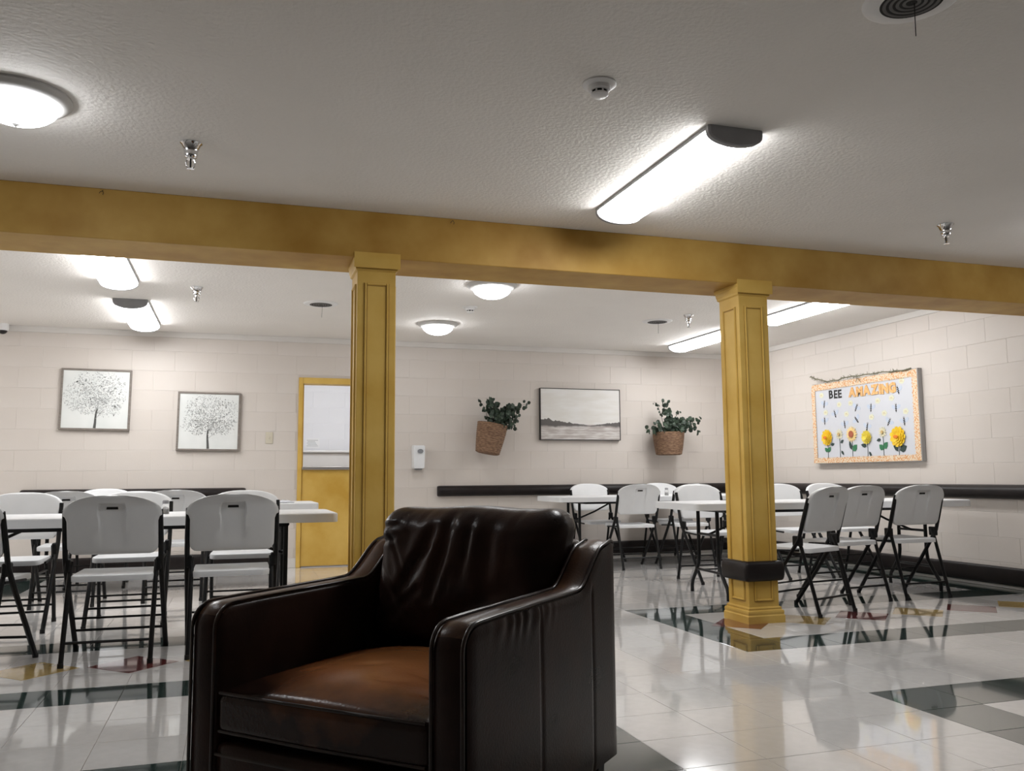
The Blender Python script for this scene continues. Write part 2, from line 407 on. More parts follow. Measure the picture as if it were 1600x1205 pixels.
for cy, cz, w in lay(Y0, Y1, 0.15, []):
    if cy > 3.6: link('block', block_mesh(w, BH), wall_right, (X1+rnd.uniform(-0.0004, 0.0004), cy, cz), (0, 0, R(-90)))
    else: block_mb(w, BH, mb, lambda p: (X1+p[1], cy-p[0], p[2]+cz))
o = mb.build('unseen_blocks', MT['wall'], wall_right); o['kind'] = 'stuff'
# crown trims and baseboards
structure(MB().bbox(X0, X1, Y1-0.014, Y1, H-0.058, H, 0.003).build('trim_1', MT['trim']), 'thin crown strip along the top of the back wall', 'trim')
structure(MB().bbox(X1-0.014, X1, Y0, Y1-0.014, H-0.058, H, 0.003).build('trim_2', MT['trim']), 'thin crown strip along the top of the right wall', 'trim')
structure(MB().bbox(X0, DX0, Y1-0.012, Y1, 0, 0.10, 0.003).bbox(DX1, X1, Y1-0.012, Y1, 0, 0.10, 0.003).build('baseboard_back', MT['trim']), 'cream baseboard along the back wall', 'baseboard')
structure(MB().bbox(X1-0.012, X1, Y0, Y1-0.012, 0, 0.10, 0.003).build('baseboard_right', MT['trim']), 'cream baseboard along the right wall', 'baseboard')

# the yellow beam and its two panelled columns
BZ = 2.172
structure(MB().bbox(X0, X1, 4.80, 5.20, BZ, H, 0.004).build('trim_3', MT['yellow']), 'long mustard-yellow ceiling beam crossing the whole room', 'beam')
def column(cx, label, band):
    c = empty('panelled_column', label, 'column', (cx, 4.94, 0), group='yellow columns under the beam')
    hw, hd = 0.109, 0.118
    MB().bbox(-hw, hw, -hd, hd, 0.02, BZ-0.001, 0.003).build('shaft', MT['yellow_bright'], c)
    # plinth with stepped mouldings
    prof = [(0.025, 0.0), (0.025, 0.045), (0.020, 0.052), (0.022, 0.066), (0.020, 0.076), (0.010, 0.082), (0.012, 0.092), (0.002, 0.100)]
    MB().rings([[(-hw-e, -hd-e, z), (hw+e, -hd-e, z), (hw+e, hd+e, z), (-hw-e, hd+e, z)] for e, z in prof]).build('plinth', MT['yellow_bright'], c)
    prof = [(0.002, 2.098), (0.010, 2.105), (0.012, 2.118), (0.014, 2.122), (0.018, 2.150), (0.022, 2.156), (0.024, BZ-0.001)]
    cap = MB().rings([[(-hw-e, -hd-e, z), (hw+e, -hd-e, z), (hw+e, hd+e, z), (-hw-e, hd+e, z)] for e, z in prof])
    cap.box(-hw-0.022, hw+0.022, -hd-0.030, -hd-0.0225, BZ-0.06, BZ+0.028)
    cap.build('capital', MT['yellow_bright'], c)
    # raised picture-frame mouldings on each face
    z0, z1, w = 0.135, 2.03, 0.014
    for face in range(4):
        half = (hw if face % 2 == 0 else hd) - 0.040; off = hd if face % 2 == 0 else hw
        def put(nm, x0, x1, za, zb):
            m = MB(); dpt = 0.009
            lo = [(x0, -off+0.001, za), (x1, -off+0.001, za), (x1, -off+0.001, zb), (x0, -off+0.001, zb)]
            b = 0.004
            up = [(x0+b, -off-dpt, za+b), (x1-b, -off-dpt, za+b), (x1-b, -off-dpt, zb-b), (x0+b, -off-dpt, zb-b)]
            m.rings([lo, up]).build(nm, MT['yellow_bright'], c, rot=(0, 0, R(90*face)))
        put('moulding', -half, -half+w, z0, z1); put('moulding', half-w, half, z0, z1)
        put('moulding', -half+w, half-w, z0, z0+w); put('moulding', -half+w, half-w, z1-w, z1)
        # dark glaze caught in the angle beside the moulding
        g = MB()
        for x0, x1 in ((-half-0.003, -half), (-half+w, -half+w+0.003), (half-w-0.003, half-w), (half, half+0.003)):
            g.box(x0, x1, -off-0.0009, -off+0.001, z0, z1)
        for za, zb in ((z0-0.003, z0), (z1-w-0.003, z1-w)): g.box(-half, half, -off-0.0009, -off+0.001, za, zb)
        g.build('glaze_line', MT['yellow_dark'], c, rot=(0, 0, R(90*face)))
    if band:
        rg = []
        for k in range(9):
            t = math.pi*k/8; e = 0.0095+0.030*math.sin(t)**0.6; z = 0.322-0.063*math.cos(t)
            rg.append([(x, y, z) for x, y in rrect(2*(hw+e), 2*(hd+e), 0.012+0.02*math.sin(t), 4)])
        MB().rings(rg).build('bumper_band', MT['bumper'], c, smooth=50)['label'] = 'black vinyl bumper wrapped around the column foot'
    return c
column(3.206, 'yellow panelled column with a black bumper band near its foot', True)
column(0.735, 'yellow panelled column rising behind the leather armchair', False)

# half door in the back wall with a lit room behind
door = empty('door_1', 'yellow half door with steel shelf, its upper half open to a bright room', 'door', (0, 0, 0), kind='structure')
fy0, fy1 = Y1-0.018, Y1+0.15
fr = MB().bbox(DX0, DX0+0.045, fy0, fy1, 0, DZ, 0.004).bbox(DX1-0.045, DX1, fy0, fy1, 0, DZ, 0.004).bbox(DX0+0.045, DX1-0.045, fy0, fy1, DZ-0.065, DZ, 0.004)
fr.build('door_frame', MT['yellow_bright'], door)
MB().box(DX0+0.045, DX0+0.060, Y1+0.05, Y1+0.15, 0, DZ-0.065).build('door_stop', MT['yellow_bright'], door)
leaf = MB().bbox(DX0+0.048, DX1-0.048, Y1+0.0, Y1+0.044, 0.012, 1.02, 0.003).build('door_leaf', MT['yellow_bright'], door)
MB().lathe([(0.0, -0.004), (0.008, -0.004), (0.010, 0.0)], 12).build('door_bolt', MT['dark'], leaf, loc=(1.28, Y1-0.001, 0.285), rot=(R(-90), 0, 0))
MB().bbox(DX0+0.05, DX1-0.05, Y1-0.035, Y1+0.10, 1.021, 1.052, 0.004).build('shelf', MT['steel'], door)
# room beyond
mb = MB()
mb.box(-0.6, 3.0, 11.25, 11.4, 0, H); mb.box(-0.7, -0.6, Y1+0.15, 11.4, 0, H); mb.box(3.0, 3.1, Y1+0.15, 11.4, 0, H)
wall_far = structure(mb.build('wall_far', MT['white_wall']), 'white block wall of the bright room behind the half door', 'wall')
structure(MB().box(-0.7, 3.1, Y1+0.16, 11.4, H, H+0.1).build('ceiling_far', MT['white_wall']), 'white ceiling of the room behind the half door', 'ceiling')
structure(MB().box(-0.7, 3.1, Y1+0.16, 11.4, -0.1, 0).build('floor_far', MT['tile']), 'pale floor of the room behind the half door', 'floor')
wb = {}
for k in range(5, 12):
    for i in range(8):
        cx = 0.1+i*BW+(BW/2 if k % 2 else 0); key = 1
        if cx > 2.3: continue
        if key not in wb: wb[key] = block_mb(BW, BH).mesh('white_block', MT['white_wall'])
        link('block', wb[key], wall_far, (cx, 11.247, (k+0.5)*BH))
cab = empty('white_cabinet', 'low white cabinet seen through the open half door', 'cabinet', (1.2, 10.9, 0))
MB().bbox(-1.0, 1.0, -0.28, 0.30, 0.0, 1.235, 0.006).build('body', MT['white'], cab)
MB().bbox(-1.02, 1.02, -0.30, 0.30, 1.236, 1.262, 0.005).build('top', MT['white'], cab)
sg = empty('paper_notice', 'small white paper notice on the wall behind the half door', 'notice', (0.915, 11.243, 1.375))
MB().box(-0.09, 0.09, -0.0012, 0.0, -0.065, 0.065).build('sheet', MT['sheet'], sg)
tx = MB()
for k in range(5): tx.box(-0.07+0.01*(k % 2), 0.07-0.012*((k*3) % 4), -0.0018, -0.0013, 0.035-0.018*k, 0.041-0.018*k)
tx.build('text_lines', MT['ink_pale'], sg)

# handrails and kick bumpers
def rail(name, label, p0, p1, prof, cat, ends=True):
    # profile (out, z) swept along the wall from p0 to p1; 'out' points into the room
    p0, p1 = Vector(p0), Vector(p1); d = (p1-p0).normalized(); nrm = Vector((d.y, -d.x, 0))
    rg = []
    L_ = (p1-p0).length
    stations = [(0.0, 0.55), (0.006, 0.8), (0.018, 0.95), (0.035, 1.0), (L_-0.035, 1.0), (L_-0.018, 0.95), (L_-0.006, 0.8), (L_, 0.55)] if ends else [(0, 1), (L_, 1)]
    zc = sum(z for _, z in prof)/len(prof)
    for s_, k in stations:
        rg.append([p0 + d*s_ + nrm*(o_*(k if o_ > 0.001 else 1)) + Vector((0, 0, zc+(z-zc)*(0.6+0.4*k))) for o_, z in prof])
    root = empty(name, label, cat, (0, 0, 0))
    MB().rings(rg).build('cover', MT['bumper'], root, smooth=40)
    return root, d, nrm
def dprof(z0, z1, out, n=14, p=1.0):
    zc, hz = (z0+z1)/2, (z1-z0)/2
    return [(0.0, z0)] + [(out*abs(math.sin(math.pi*k/n))**p, zc-hz*math.cos(math.pi*k/n)) for k in range(1, n)] + [(0.0, z1)]
RP = dprof(0.720, 0.838, 0.085, p=0.7); KP = dprof(0.028, 0.172, 0.036, p=0.35)
def with_brackets(root, pts):
    for x, y, rz in pts:
        MB().bbox(-0.03, 0.03, -0.03, 0, 0.755, 0.80, 0.003).build('bracket', MT['bumper'], root, loc=(x, y, 0), rot=(0, 0, rz))
r_, _, _ = rail('handrail', 'round black handrail on the back wall under the landscape picture', (2.127, Y1-0.0002, 0), (5.905, Y1-0.0002, 0), RP, 'handrail')
r_, _, _ = rail('handrail', 'round black handrail on the right wall under the bulletin board', (X1-0.0002, Y1-0.10, 0), (X1-0.0002, -1.0, 0), RP, 'handrail')
r_, _, _ = rail('handrail', 'short black handrail on the wall below the two tree pictures', (-1.98, Y1-0.0002, 0), (0.10, Y1-0.0002, 0), RP, 'handrail')
rail('kick_bumper', 'low black kick bumper along the back wall right of the door', (2.05, Y1-0.0125, 0), (5.945, Y1-0.0125, 0), KP, 'bumper')
rail('kick_bumper', 'low black kick bumper running along the foot of the right wall', (X1-0.0125, Y1-0.06, 0), (X1-0.0125, -1.0, 0), KP, 'bumper')
rail('kick_bumper', 'low black kick bumper on the wall left of the yellow door', (-2.9, Y1-0.0125, 0), (0.50, Y1-0.0125, 0), KP, 'bumper')

# ------------------------------------------------------------------ ceiling lamps and devices
def make_tube_light():
    root = empty('ceiling_light', '', 'ceiling light', group='long wraparound ceiling lights')
    Lh, w, dp = 0.61, 0.134, 0.080
    prof = [(-w, 0.0), (-w, -0.022)] + [(-w*math.cos(math.pi*k/14), -0.022-(dp-0.022)*math.sin(math.pi*k/14)**0.85) for k in range(1, 14)] + [(w, -0.022), (w, 0.0)]
    MB().box(-w*0.96, w*0.96, -Lh, Lh, -0.016, 0.0).build('housing', MT['white'], root)
    rg = [[(x*0.985, y, min(z*0.97, -0.0165)) for x, z in prof] for y in (-Lh+0.012, Lh-0.012)]
    MB().rings(rg, cap0=False, cap1=False).build('diffuser', MT['glow'], root, smooth=40)
    for s in (-1, 1):
        y0, y1 = s*(Lh-0.018), s*(Lh+0.012)
        rg = [[(x*k, y, z*k) for x, z in prof] for y, k in ((y0, 1.02), (y1-s*0.006, 1.02), (y1, 0.95))]
        if s < 0: rg = [r_[::-1] for r_ in rg]
        MB().rings(rg).build('end_cap', MT['cap'], root, smooth=30)
    for s in (-1, 1): MB().bbox(s*w-0.004, s*w+0.004, -Lh+0.01, Lh-0.01, -0.018, 0, 0.001).build('side_rail', MT['cap'], root)
    return root
tl = make_tube_light()
spots = [((2.045, 3.775), 'long lit ceiling light in front of the yellow beam'),
         ((-0.885, 6.42), 'lit ceiling light half hidden by the beam, above the left tables'),
         ((-0.885, 8.37), 'lit ceiling light near the back wall above the two tree pictures'),
         ((4.885, 8.28), 'lit ceiling light by the back right corner, left of the banded column'),
         ((4.885, 6.45), 'lit ceiling light emerging from the beam right of the banded column'),
         ((-3.80, 6.42), 'unseen ceiling light added as fill above the left end of the hall'),
         ((-3.80, 8.37), 'unseen ceiling light added as fill in the far left corner')]  # both left-end lights are unseen, added for fill along the fixture spacing
for i, ((x, y), lab) in enumerate(spots):
    o = tl if i == 0 else copy_tree(tl)
    o.location = (x, y, H); o['label'] = lab
def make_dome():
    root = empty('dome_light', '', 'ceiling light', group='round glass bowl ceiling lights')
    MB().lathe([(0.165, 0.0), (0.190, 0.0), (0.192, -0.010), (0.178, -0.024), (0.160, -0.032), (0.146, -0.034), (0.140, -0.028), (0.140, -0.004)], 40).build('rim', MT['dome_ring'], root, smooth=40)
    MB().lathe([(0.146*math.cos(R(a)), -0.026-0.082*math.sin(R(a))) for a in range(0, 91, 9)], 40).build('bowl', MT['bowl'], root, smooth=60)
    MB().lathe([(0.004, -0.104), (0.012, -0.108), (0.013, -0.114), (0.007, -0.120), (0.0005, -0.124)], 14).build('finial', MT['dome_ring'], root, smooth=50)
    return root
dl = make_dome()
for i, ((x, y), lab) in enumerate([((-0.862, 3.70), 'large lit bowl light at the upper left, nearest the camera'),
                                   ((1.89, 6.42), 'lit bowl light tucked just behind the yellow beam'),
                                   ((1.86, 8.22), 'lit bowl light closest to the back wall, right of the armchair column'),
                                   ((4.98, 3.70), 'bowl light near the right wall just outside the view'),
                                   ((1.15, 9.95), 'large bowl light in the room behind the half door')]):
    o = dl if i == 0 else copy_tree(dl)
    o.location = (x, y, H); o['label'] = lab
    if i == 0: o.scale = (1.04, 1.04, 1.04)
    if i == 4: o.scale = (1.65, 1.65, 1.65)

def make_sprinkler():
    root = empty('sprinkler', '', 'sprinkler', group='chrome ceiling sprinklers')
    MB().lathe([(0.034, 0.0), (0.035, -0.003), (0.029, -0.010), (0.024, -0.026), (0.021, -0.036), (0.022, -0.040), (0.019, -0.050), (0.0125, -0.054), (0.012, -0.060)], 24, cap1=True).build('escutcheon', MT['chrome'], root, smooth=40)
    fr = MB()
    for s in (-1, 1): fr.tube([(s*0.010, 0, -0.058), (s*0.0145, 0, -0.070), (s*0.012, 0, -0.084), (s*0.003, 0, -0.092)], 0.0022, 6)
    fr.build('frame_arms', MT['chrome'], root)
    MB().tube([(0, 0, -0.058), (0, 0, -0.090)], 0.0028, 8).build('bulb', MT['dark'], root)
    MB().lathe([(0.0005, -0.0915), (0.012, -0.092), (0.0125, -0.0935), (0.0005, -0.0945)], 16).build('deflector', MT['chrome'], root)
    return root
sp = make_sprinkler()
for i, ((x, y), lab) in enumerate([((-0.232, 4.02), 'chrome sprinkler hanging in front of the beam at the left'),
                                   ((-0.333, 7.13), 'chrome sprinkler behind the beam, right of the left ceiling lights'),
                                   ((4.03, 7.13), 'chrome sprinkler behind the beam beside the banded column'),
                                   ((4.08, 4.07), 'chrome sprinkler in front of the beam at the far right')]):
    o = sp if i == 0 else copy_tree(sp)
    o.location = (x, y, H); o['label'] = lab; o.rotation_euler = (0, 0, R(20*i)); o.scale = (1.38, 1.38, 1.3)
def make_smoke():
    root = empty('smoke_detector', '', 'smoke detector', group='white smoke detectors')
    MB().lathe([(0.066, 0.0), (0.067, -0.005), (0.062, -0.010), (0.046, -0.012)], 32, cap1=True).build('base', MT['white'], root, smooth=40)
    MB().lathe([(0.044, -0.012), (0.043, -0.026), (0.036, -0.030)], 28, cap1=True).build('collar', MT['white'], root, smooth=30)
    MB().lathe([(0.031, -0.030), (0.031, -0.040)], 24, cap1=True).build('vents', MT['dark'], root)
    MB().lathe([(0.034, -0.040), (0.034, -0.046), (0.026, -0.053), (0.0005, -0.055)], 28, cap0=True).build('cap', MT['white'], root, smooth=40)
    rb = MB()
    for k in range(8):
        t = 2*math.pi*k/8; rb.box(-0.003, 0.003, 0.030, 0.034, -0.041, -0.029); 
        n = len(rb.v)
        rb.v[n-8:] = [(x*math.cos(t)-y*math.sin(t), x*math.sin(t)+y*math.cos(t), z) for x, y, z in rb.v[n-8:]]
    rb.build('ribs', MT['white'], root)
    return root
sd = make_smoke()
for i, ((x, y), lab) in enumerate([((1.303, 2.94), 'white smoke detector on the near ceiling left of the long light'), ((1.955, 7.33), 'small white smoke detector between the two far bowl lights')]):
    o = sd if i == 0 else copy_tree(sd)
    o.location = (x, y, H); o['label'] = lab
def make_vent():
    root = empty('ceiling_vent', '', 'vent', group='round ceiling vents')
    MB().lathe([(0.106, -0.0122), (0.110, -0.0126), (0.150, -0.009), (0.164, -0.002), (0.165, 0.0)], 44).build('rim', MT['white'], root, smooth=40)
    MB().lathe([(0.1065, -0.0122), (0.0005, -0.0122)], 40).build('opening', MT['dark'], root)  # dark disc painted in for the shaded depth of the duct
    for k in range(4):
        r0 = 0.088-0.022*k
        MB().lathe([(r0+0.008, -0.0125), (r0+0.009, -0.0130), (r0-0.001, -0.0138), (r0-0.003, -0.0125)], 36).build('louver_ring', MT['vent_grey'], root, smooth=40)
    MB().tube([(0.012, 0.0, -0.0125), (0.012, 0.001, -0.06), (0.010, 0.0, -0.135)], 0.0016, 6).build('pull_rod', MT['string'], root)
    return root
vt = make_vent()
for i, ((x, y), lab) in enumerate([((2.025, 2.10), 'round ceiling vent cut off by the top edge of the photo'), ((0.665, 7.53), 'round ceiling vent behind the beam left of the armchair column'), ((3.90, 7.51), 'round ceiling vent behind the beam near the banded column')]):
    o = vt if i == 0 else copy_tree(vt)
    o.location = (x, y, H); o['label'] = lab
    if i == 0: o.scale = (0.9, 0.9, 0.9)
cm = empty('security_camera', 'small white dome security camera at the top of the back wall', 'camera', (-2.19, Y1-0.075, H))
MB().lathe([(0.050, 0.0), (0.052, -0.04), (0.048, -0.065)], 28, cap0=True, cap1=True).build('housing', MT['white'], cm, smooth=40)
MB().lathe([(0.040*math.cos(R(a)), -0.066-0.034*math.sin(R(a))) for a in range(0, 91, 15)], 24).build('dome', MT['frame_black'], cm, smooth=60)

# ------------------------------------------------------------------ folding chairs
def back_line(z): return -0.148-(z-0.5)*0.30
def chair_back():
    zs = [0.545, 0.549, 0.558, 0.575, 0.60, 0.64, 0.68, 0.715, 0.735, 0.745, 0.760, 0.772, 0.776, 0.789, 0.794, 0.803, 0.809, 0.820, 0.831, 0.839, 0.845, 0.848]
    us = [0, .12, .20, .26, .30, .45, .62, .78, .9, .965, 1.0]
    us = [-u for u in us[:0:-1]] + us
    def half(z):
        w = 0.217
        if z < 0.585: t = (0.585-z)/0.04; w = 0.217-0.04*(1-math.sqrt(max(0, 1-t*t)))
        if z > 0.73: w = 0.217+0.019*min(1, (z-0.73)/0.014)
        if z > 0.75:
            t = (z-0.75)/0.0985; w = 0.236*max(0.0, 1-t**2.3)**(0.42)
            w = max(w, 0.03)
        return w
    front, rear = [], []
    nz, nu = len(zs), len(us)
    for z in zs:
        for u in us:
            w = half(z); x = u*w
            yc = back_line(z) - 0.030*(1-(x/0.24)**2)
            edge = max(abs(u)**10, ((zs[-1]-z) < 0.012)*(1-(zs[-1]-z)/0.012), ((z-zs[0]) < 0.012)*(1-(z-zs[0])/0.012))
            t = 0.026*(0.25+0.75*math.sqrt(max(0, 1-edge*edge)))
            lip = 0.012*max(0, (z-0.79)/0.058)**1.5 + 0.006*abs(u)**6
            rec = 0.0
            if abs(u) <= 0.30 and 0.57 < z < 0.806:
                k = 1.0 if abs(u) <= 0.26 else 0.0
                rec = 0.015*k*min(1, (z-0.57)/0.20)
            front.append((x, yc+t/2+0.002, z)); rear.append((x, yc-t/2-lip+rec, z))
    mb = MB(); vs = front+rear; n = len(front); fs = []
    hole = lambda i, j: 0.7755 < zs[i] < 0.7765 and abs(us[j]+us[j+1])/2 < 0.12
    for i in range(nz-1):
        for j in range(nu-1):
            a, b, c, d = i*nu+j, i*nu+j+1, (i+1)*nu+j+1, (i+1)*nu+j
            if hole(i, j):
                fs.append((b, a, d, c)); continue
            fs += [(b, a, d, c), (n+a, n+b, n+c, n+d)]
    def wall_(a, b): fs.append((a, b, n+b, n+a))
    for j in range(nu-1): wall_(j, j+1); wall_((nz-1)*nu+j+1, (nz-1)*nu+j)
    for i in range(nz-1): wall_((i+1)*nu, i*nu); wall_(i*nu+nu-1, (i+1)*nu+nu-1)
    hi = [i for i in range(nz-1) if 0.7755 < zs[i] < 0.7765][0]; js = [j for j in range(nu-1) if hole(hi, j)]
    j0, j1 = js[0], js[-1]+1
    mb.add(vs, fs)
    return mb
def chair_seat():
    mb = MB(); rg = []
    out = rrect(0.40, 0.405, 0.045, 6); cy = 0.01
    def zt(x, y): 
        v = (y-cy)/0.2
        return 0.447 - 0.010*(1-(x/0.2)**2)*(1-v*v) - 0.016*max(0, v-0.6)**1.3*1.6 - 0.010*max(0, -v-0.15)
    for k, dz, top in ((0.93, -0.026, False), (1.0, -0.030, False), (1.0, -0.006, False), (0.985, -0.001, True), (0.93, 0, True), (0.75, 0, True), (0.5, 0, True), (0.22, 0, True)):
        rg.append([(x*k, cy+y*k, zt(x*k, cy+y*k)+dz) for x, y in out])
    return mb.rings(rg)
def make_chair():
    root = empty('folding_chair', '', 'chair', group='white folding chairs')
    link('backrest', chair_back().mesh('backrest', MT['plastic'], 38), root)
    yb = back_line(0.7825)-0.030+0.004  # dark plate standing in for the shade inside the slot
    MB().box(-0.028, 0.028, yb-0.0015, yb+0.0015, 0.776, 0.789).build('handle_slot', MT['dark'], root)['label'] = 'hand slot, a dark plate for its shade'
    link('seat', chair_seat().mesh('seat', MT['plastic'], 40), root)
    for s in (-1, 1):
        x = s*0.229
        MB().tube([(x*0.985, back_line(0.775), 0.775), (x, back_line(0.62), 0.62), (x, -0.148, 0.50), (x, -0.05, 0.36), (x, 0.205, 0.012)], 0.0138, 8).build('front_leg', MT['tube'], root, smooth=40)
        x2 = s*0.206
        MB().tube([(x2, -0.125, 0.505), (x2, -0.150, 0.44), (x2, -0.268, 0.012)], 0.0125, 8).build('rear_leg', MT['tube'], root, smooth=40)
        MB().bbox(s*0.2165-0.014, s*0.2165+0.014, -0.165, -0.095, 0.455, 0.522, 0.006).build('hinge', MT['tube'], root)
        MB().tube([(x2, -0.13, 0.425), (x2, 0.10, 0.415)], 0.008, 6).build('seat_support', MT['tube'], root)
        MB().lathe([(0.0145, 0.0), (0.0150, 0.004), (0.0145, 0.024)], 10, cap0=True, cap1=True).build('foot_cap', MT['rubber'], root, loc=(x, 0.207, 0))
        MB().lathe([(0.0145, 0.0), (0.0150, 0.004), (0.0145, 0.024)], 10, cap0=True, cap1=True).build('foot_cap', MT['rubber'], root, loc=(x2, -0.269, 0))
    MB().tube([(-0.206, -0.238, 0.115), (0.206, -0.238, 0.115)], 0.0075, 6).build('rear_stretcher', MT['tube'], root)
    MB().tube([(-0.229, 0.126, 0.120), (0.229, 0.126, 0.120)], 0.0075, 6).build('front_stretcher', MT['tube'], root)
    MB().tube([(-0.229, 0.075, 0.190), (0.229, 0.075, 0.190)], 0.0065, 6).build('front_stretcher', MT['tube'], root)
    return root
chairs = [
 # x, y, rz, label
 (-0.590, 5.12, -2, 'white folding chair with its back to us, second from the left edge'),
 (-0.010, 5.14, 0, 'white folding chair with its back to us, beside the armchair arm'),
 (-1.250, 5.05, -12, 'white folding chair cut off by the left edge of the photo'),
 (-1.330, 6.20, 180, 'white folding chair across the near left table at the far left edge'),
 (-0.650, 6.22, 180, 'white folding chair across the near left table, behind the gap between two chairs'),
 (0.055, 6.20, 178, 'white folding chair across the near left table, nearest the table end'),
 (-1.190, 7.36, 0, 'leftmost white folding chair with its back to us at the far left table'),
 (-0.440, 7.42, 0, 'white folding chair with its back to us at the far left table, nearer the door'),
 (-1.130, 8.42, 180, 'white folding chair on the wall side of the far left table'),
 (3.745, 5.175, 20, 'white folding chair turned sideways just right of the banded column'),
 (4.365, 5.55, 9, 'white folding chair in the middle of three at the right front table'),
 (4.945, 5.58, 2, 'rightmost white folding chair, at the end of the right front table'),
 (4.055, 6.86, 180, 'white folding chair facing us left of the banded column'),
 (4.930, 6.86, 180, 'white folding chair facing us just right of the banded column'),
 (5.460, 6.86, 180, 'white folding chair facing us, seen between the two right-hand chair backs'),
 (3.885, 8.20, 0, 'white folding chair with its back to us right of the armchair back'),
 (4.510, 8.20, 0, 'white folding chair with its back to us at the far right table beside the column'),
 (3.850, 8.95, 180, 'white folding chair against the handrail at the left end of the far right table'),
 (4.740, 8.95, 180, 'white folding chair against the handrail behind the small shaker'),
]
ch = make_chair()
for i, (x, y, rz, lab) in enumerate(chairs):
    o = ch if i == 0 else copy_tree(ch)
    o.location = (x, y, 0); o.rotation_euler = (0, 0, R(rz)); o['label'] = lab

# ------------------------------------------------------------------ folding tables
TZ = 0.722
def make_table():
    root = empty('folding_table', '', 'table', group='long white folding tables')
    L_, D_ = 2.44, 0.76
    out = rrect(L_, D_, 0.06, 6); rg = []
    for e, z in ((0.02, TZ-0.050), (0.0, TZ-0.052), (0.0, TZ-0.006), (0.004, TZ-0.001), (0.010, TZ)):
        kx, ky = (L_-2*e)/L_, (D_-2*e)/D_
        rg.append([(x*kx, y*ky, z) for x, y in out])
    MB().rings(rg).build('tabletop', MT['plastic'], root, smooth=35)
    for s in (-1, 1):
        x = s*0.93
        for t in (-1, 1):
            MB().tube([(x, t*0.16, TZ-0.053), (x, t*0.16, 0.30), (x, t*0.17, 0.24), (x, t*0.22, 0.17), (x, t*0.285, 0.09), (x, t*0.30, 0.05), (x, t*0.30, 0.0)], 0.0145, 10).build('leg', MT['tube'], root, smooth=40)
        MB().tube([(x, -0.30, TZ-0.062), (x, 0.30, TZ-0.062)], 0.0125, 8).build('top_bar', MT['tube'], root)
        MB().tube([(x, -0.205, 0.19), (x, 0.205, 0.19)], 0.0105, 8).build('cross_bar', MT['tube'], root)
        MB().tube([(x, -0.16, 0.47), (x, 0.16, 0.47)], 0.0105, 8).build('cross_bar', MT['tube'], root)
        MB().tube([(x-s*0.005, 0, 0.47), (x-s*0.24, 0, 0.56), (x-s*0.46, 0, TZ-0.055)], 0.009, 8).build('brace', MT['tube'], root)
    for t in (-1, 1):
        MB().box(-0.92, 0.92, t*0.30-0.012, t*0.30+0.012, TZ-0.075, TZ-0.051).build('side_rail', MT['tube'], root)
    return root
tb = make_table()
for i, (x, y, rz, lab) in enumerate([
        (-0.635, 5.60, 0, 'long white folding table at the left, nearer the camera'),
        (-0.545, 7.88, 0, 'long white folding table at the left, nearer the back wall'),
        (4.45, 5.97, -3.5, 'long white folding table running behind the banded column'),
        (4.335, 8.55, 0, 'long white folding table along the back wall handrail')]):
    o = tb if i == 0 else copy_tree(tb)
    o.location = (x, y, 0); o.rotation_euler = (0, 0, R(rz)); o['label'] = lab
def shaker(x, y, lab):
    root = empty('shaker', lab, 'shaker', (x, y, TZ), group='table shakers')
    MB().lathe([(0.020, 0.0), (0.022, 0.004), (0.021, 0.045), (0.017, 0.062)], 18, cap0=True).build('jar', MT['glass'], root, smooth=40)
    MB().lathe([(0.017, 0.003), (0.018, 0.028)], 16, cap0=True, cap1=True).build('contents', MT['spice'], root)
    MB().lathe([(0.0185, 0.060), (0.0185, 0.076), (0.013, 0.082)], 18, cap0=True, cap1=True).build('lid', MT['cap'], root, smooth=30)
shaker(-0.40, 5.62, 'small glass shaker on the left front table between two chairs')
shaker(4.385, 8.33, 'small glass shaker on the far right table before a chair')
nk = empty('napkin', 'crumpled white napkin on the far left table near its end', 'napkin', (0.40, 7.66, TZ))
mb = MB(); rr = random.Random(3); rg = []
for k, (q, z) in enumerate(((0.05, 0.0005), (0.055, 0.006), (0.04, 0.016), (0.02, 0.022))):
    rg.append([(q*math.cos(t*2*math.pi/14)*1.5*rr.uniform(0.8, 1.15), q*math.sin(t*2*math.pi/14)*rr.uniform(0.8, 1.15), z*rr.uniform(0.7, 1.3) if k else 0.0005) for t in range(14)])
mb.rings(rg).build('paper_tissue', MT['paper'], nk)

# ------------------------------------------------------------------ leather armchair
def pillow(half, r, n, fn=None):
    mb = MB(); key = {}; vs = []; fs = []
    hx, hy, hz = half
    def mapu(i):
        t = -1+2*i/n
        return math.sin(t*math.pi/2)*0.45 + t*0.55
    def vert(p):
        q = Vector((p[0]*hx, p[1]*hy, p[2]*hz))
        c = Vector((max(-hx+r, min(hx-r, q.x)), max(-hy+r, min(hy-r, q.y)), max(-hz+r, min(hz-r, q.z))))
        d = q-c
        if d.length > 1e-9: q = c + d.normalized()*r
        k = (round(p[0], 5), round(p[1], 5), round(p[2], 5))
        if k not in key:
            key[k] = len(vs); vs.append(fn(q) if fn else q)
        return key[k]
    for ax in range(3):
        for s in (-1, 1):
            for i in range(n):
                for j in range(n):
                    def P(a, b):
                        p = [0, 0, 0]; p[ax] = s; p[(ax+1) % 3] = mapu(a); p[(ax+2) % 3] = mapu(b); return p
                    q = [vert(P(i, j)), vert(P(i+1, j)), vert(P(i+1, j+1)), vert(P(i, j+1))]
                    fs.append(q if s > 0 else q[::-1])
    return mb.add(vs, fs)
arm = empty('leather_armchair', 'dark brown leather club armchair with worn seat in the foreground', 'armchair', (0.5155, 2.4975, 0), R(-45.8))
HW, HD, AT, ZB = 0.424, 0.45, 0.094, 0.08
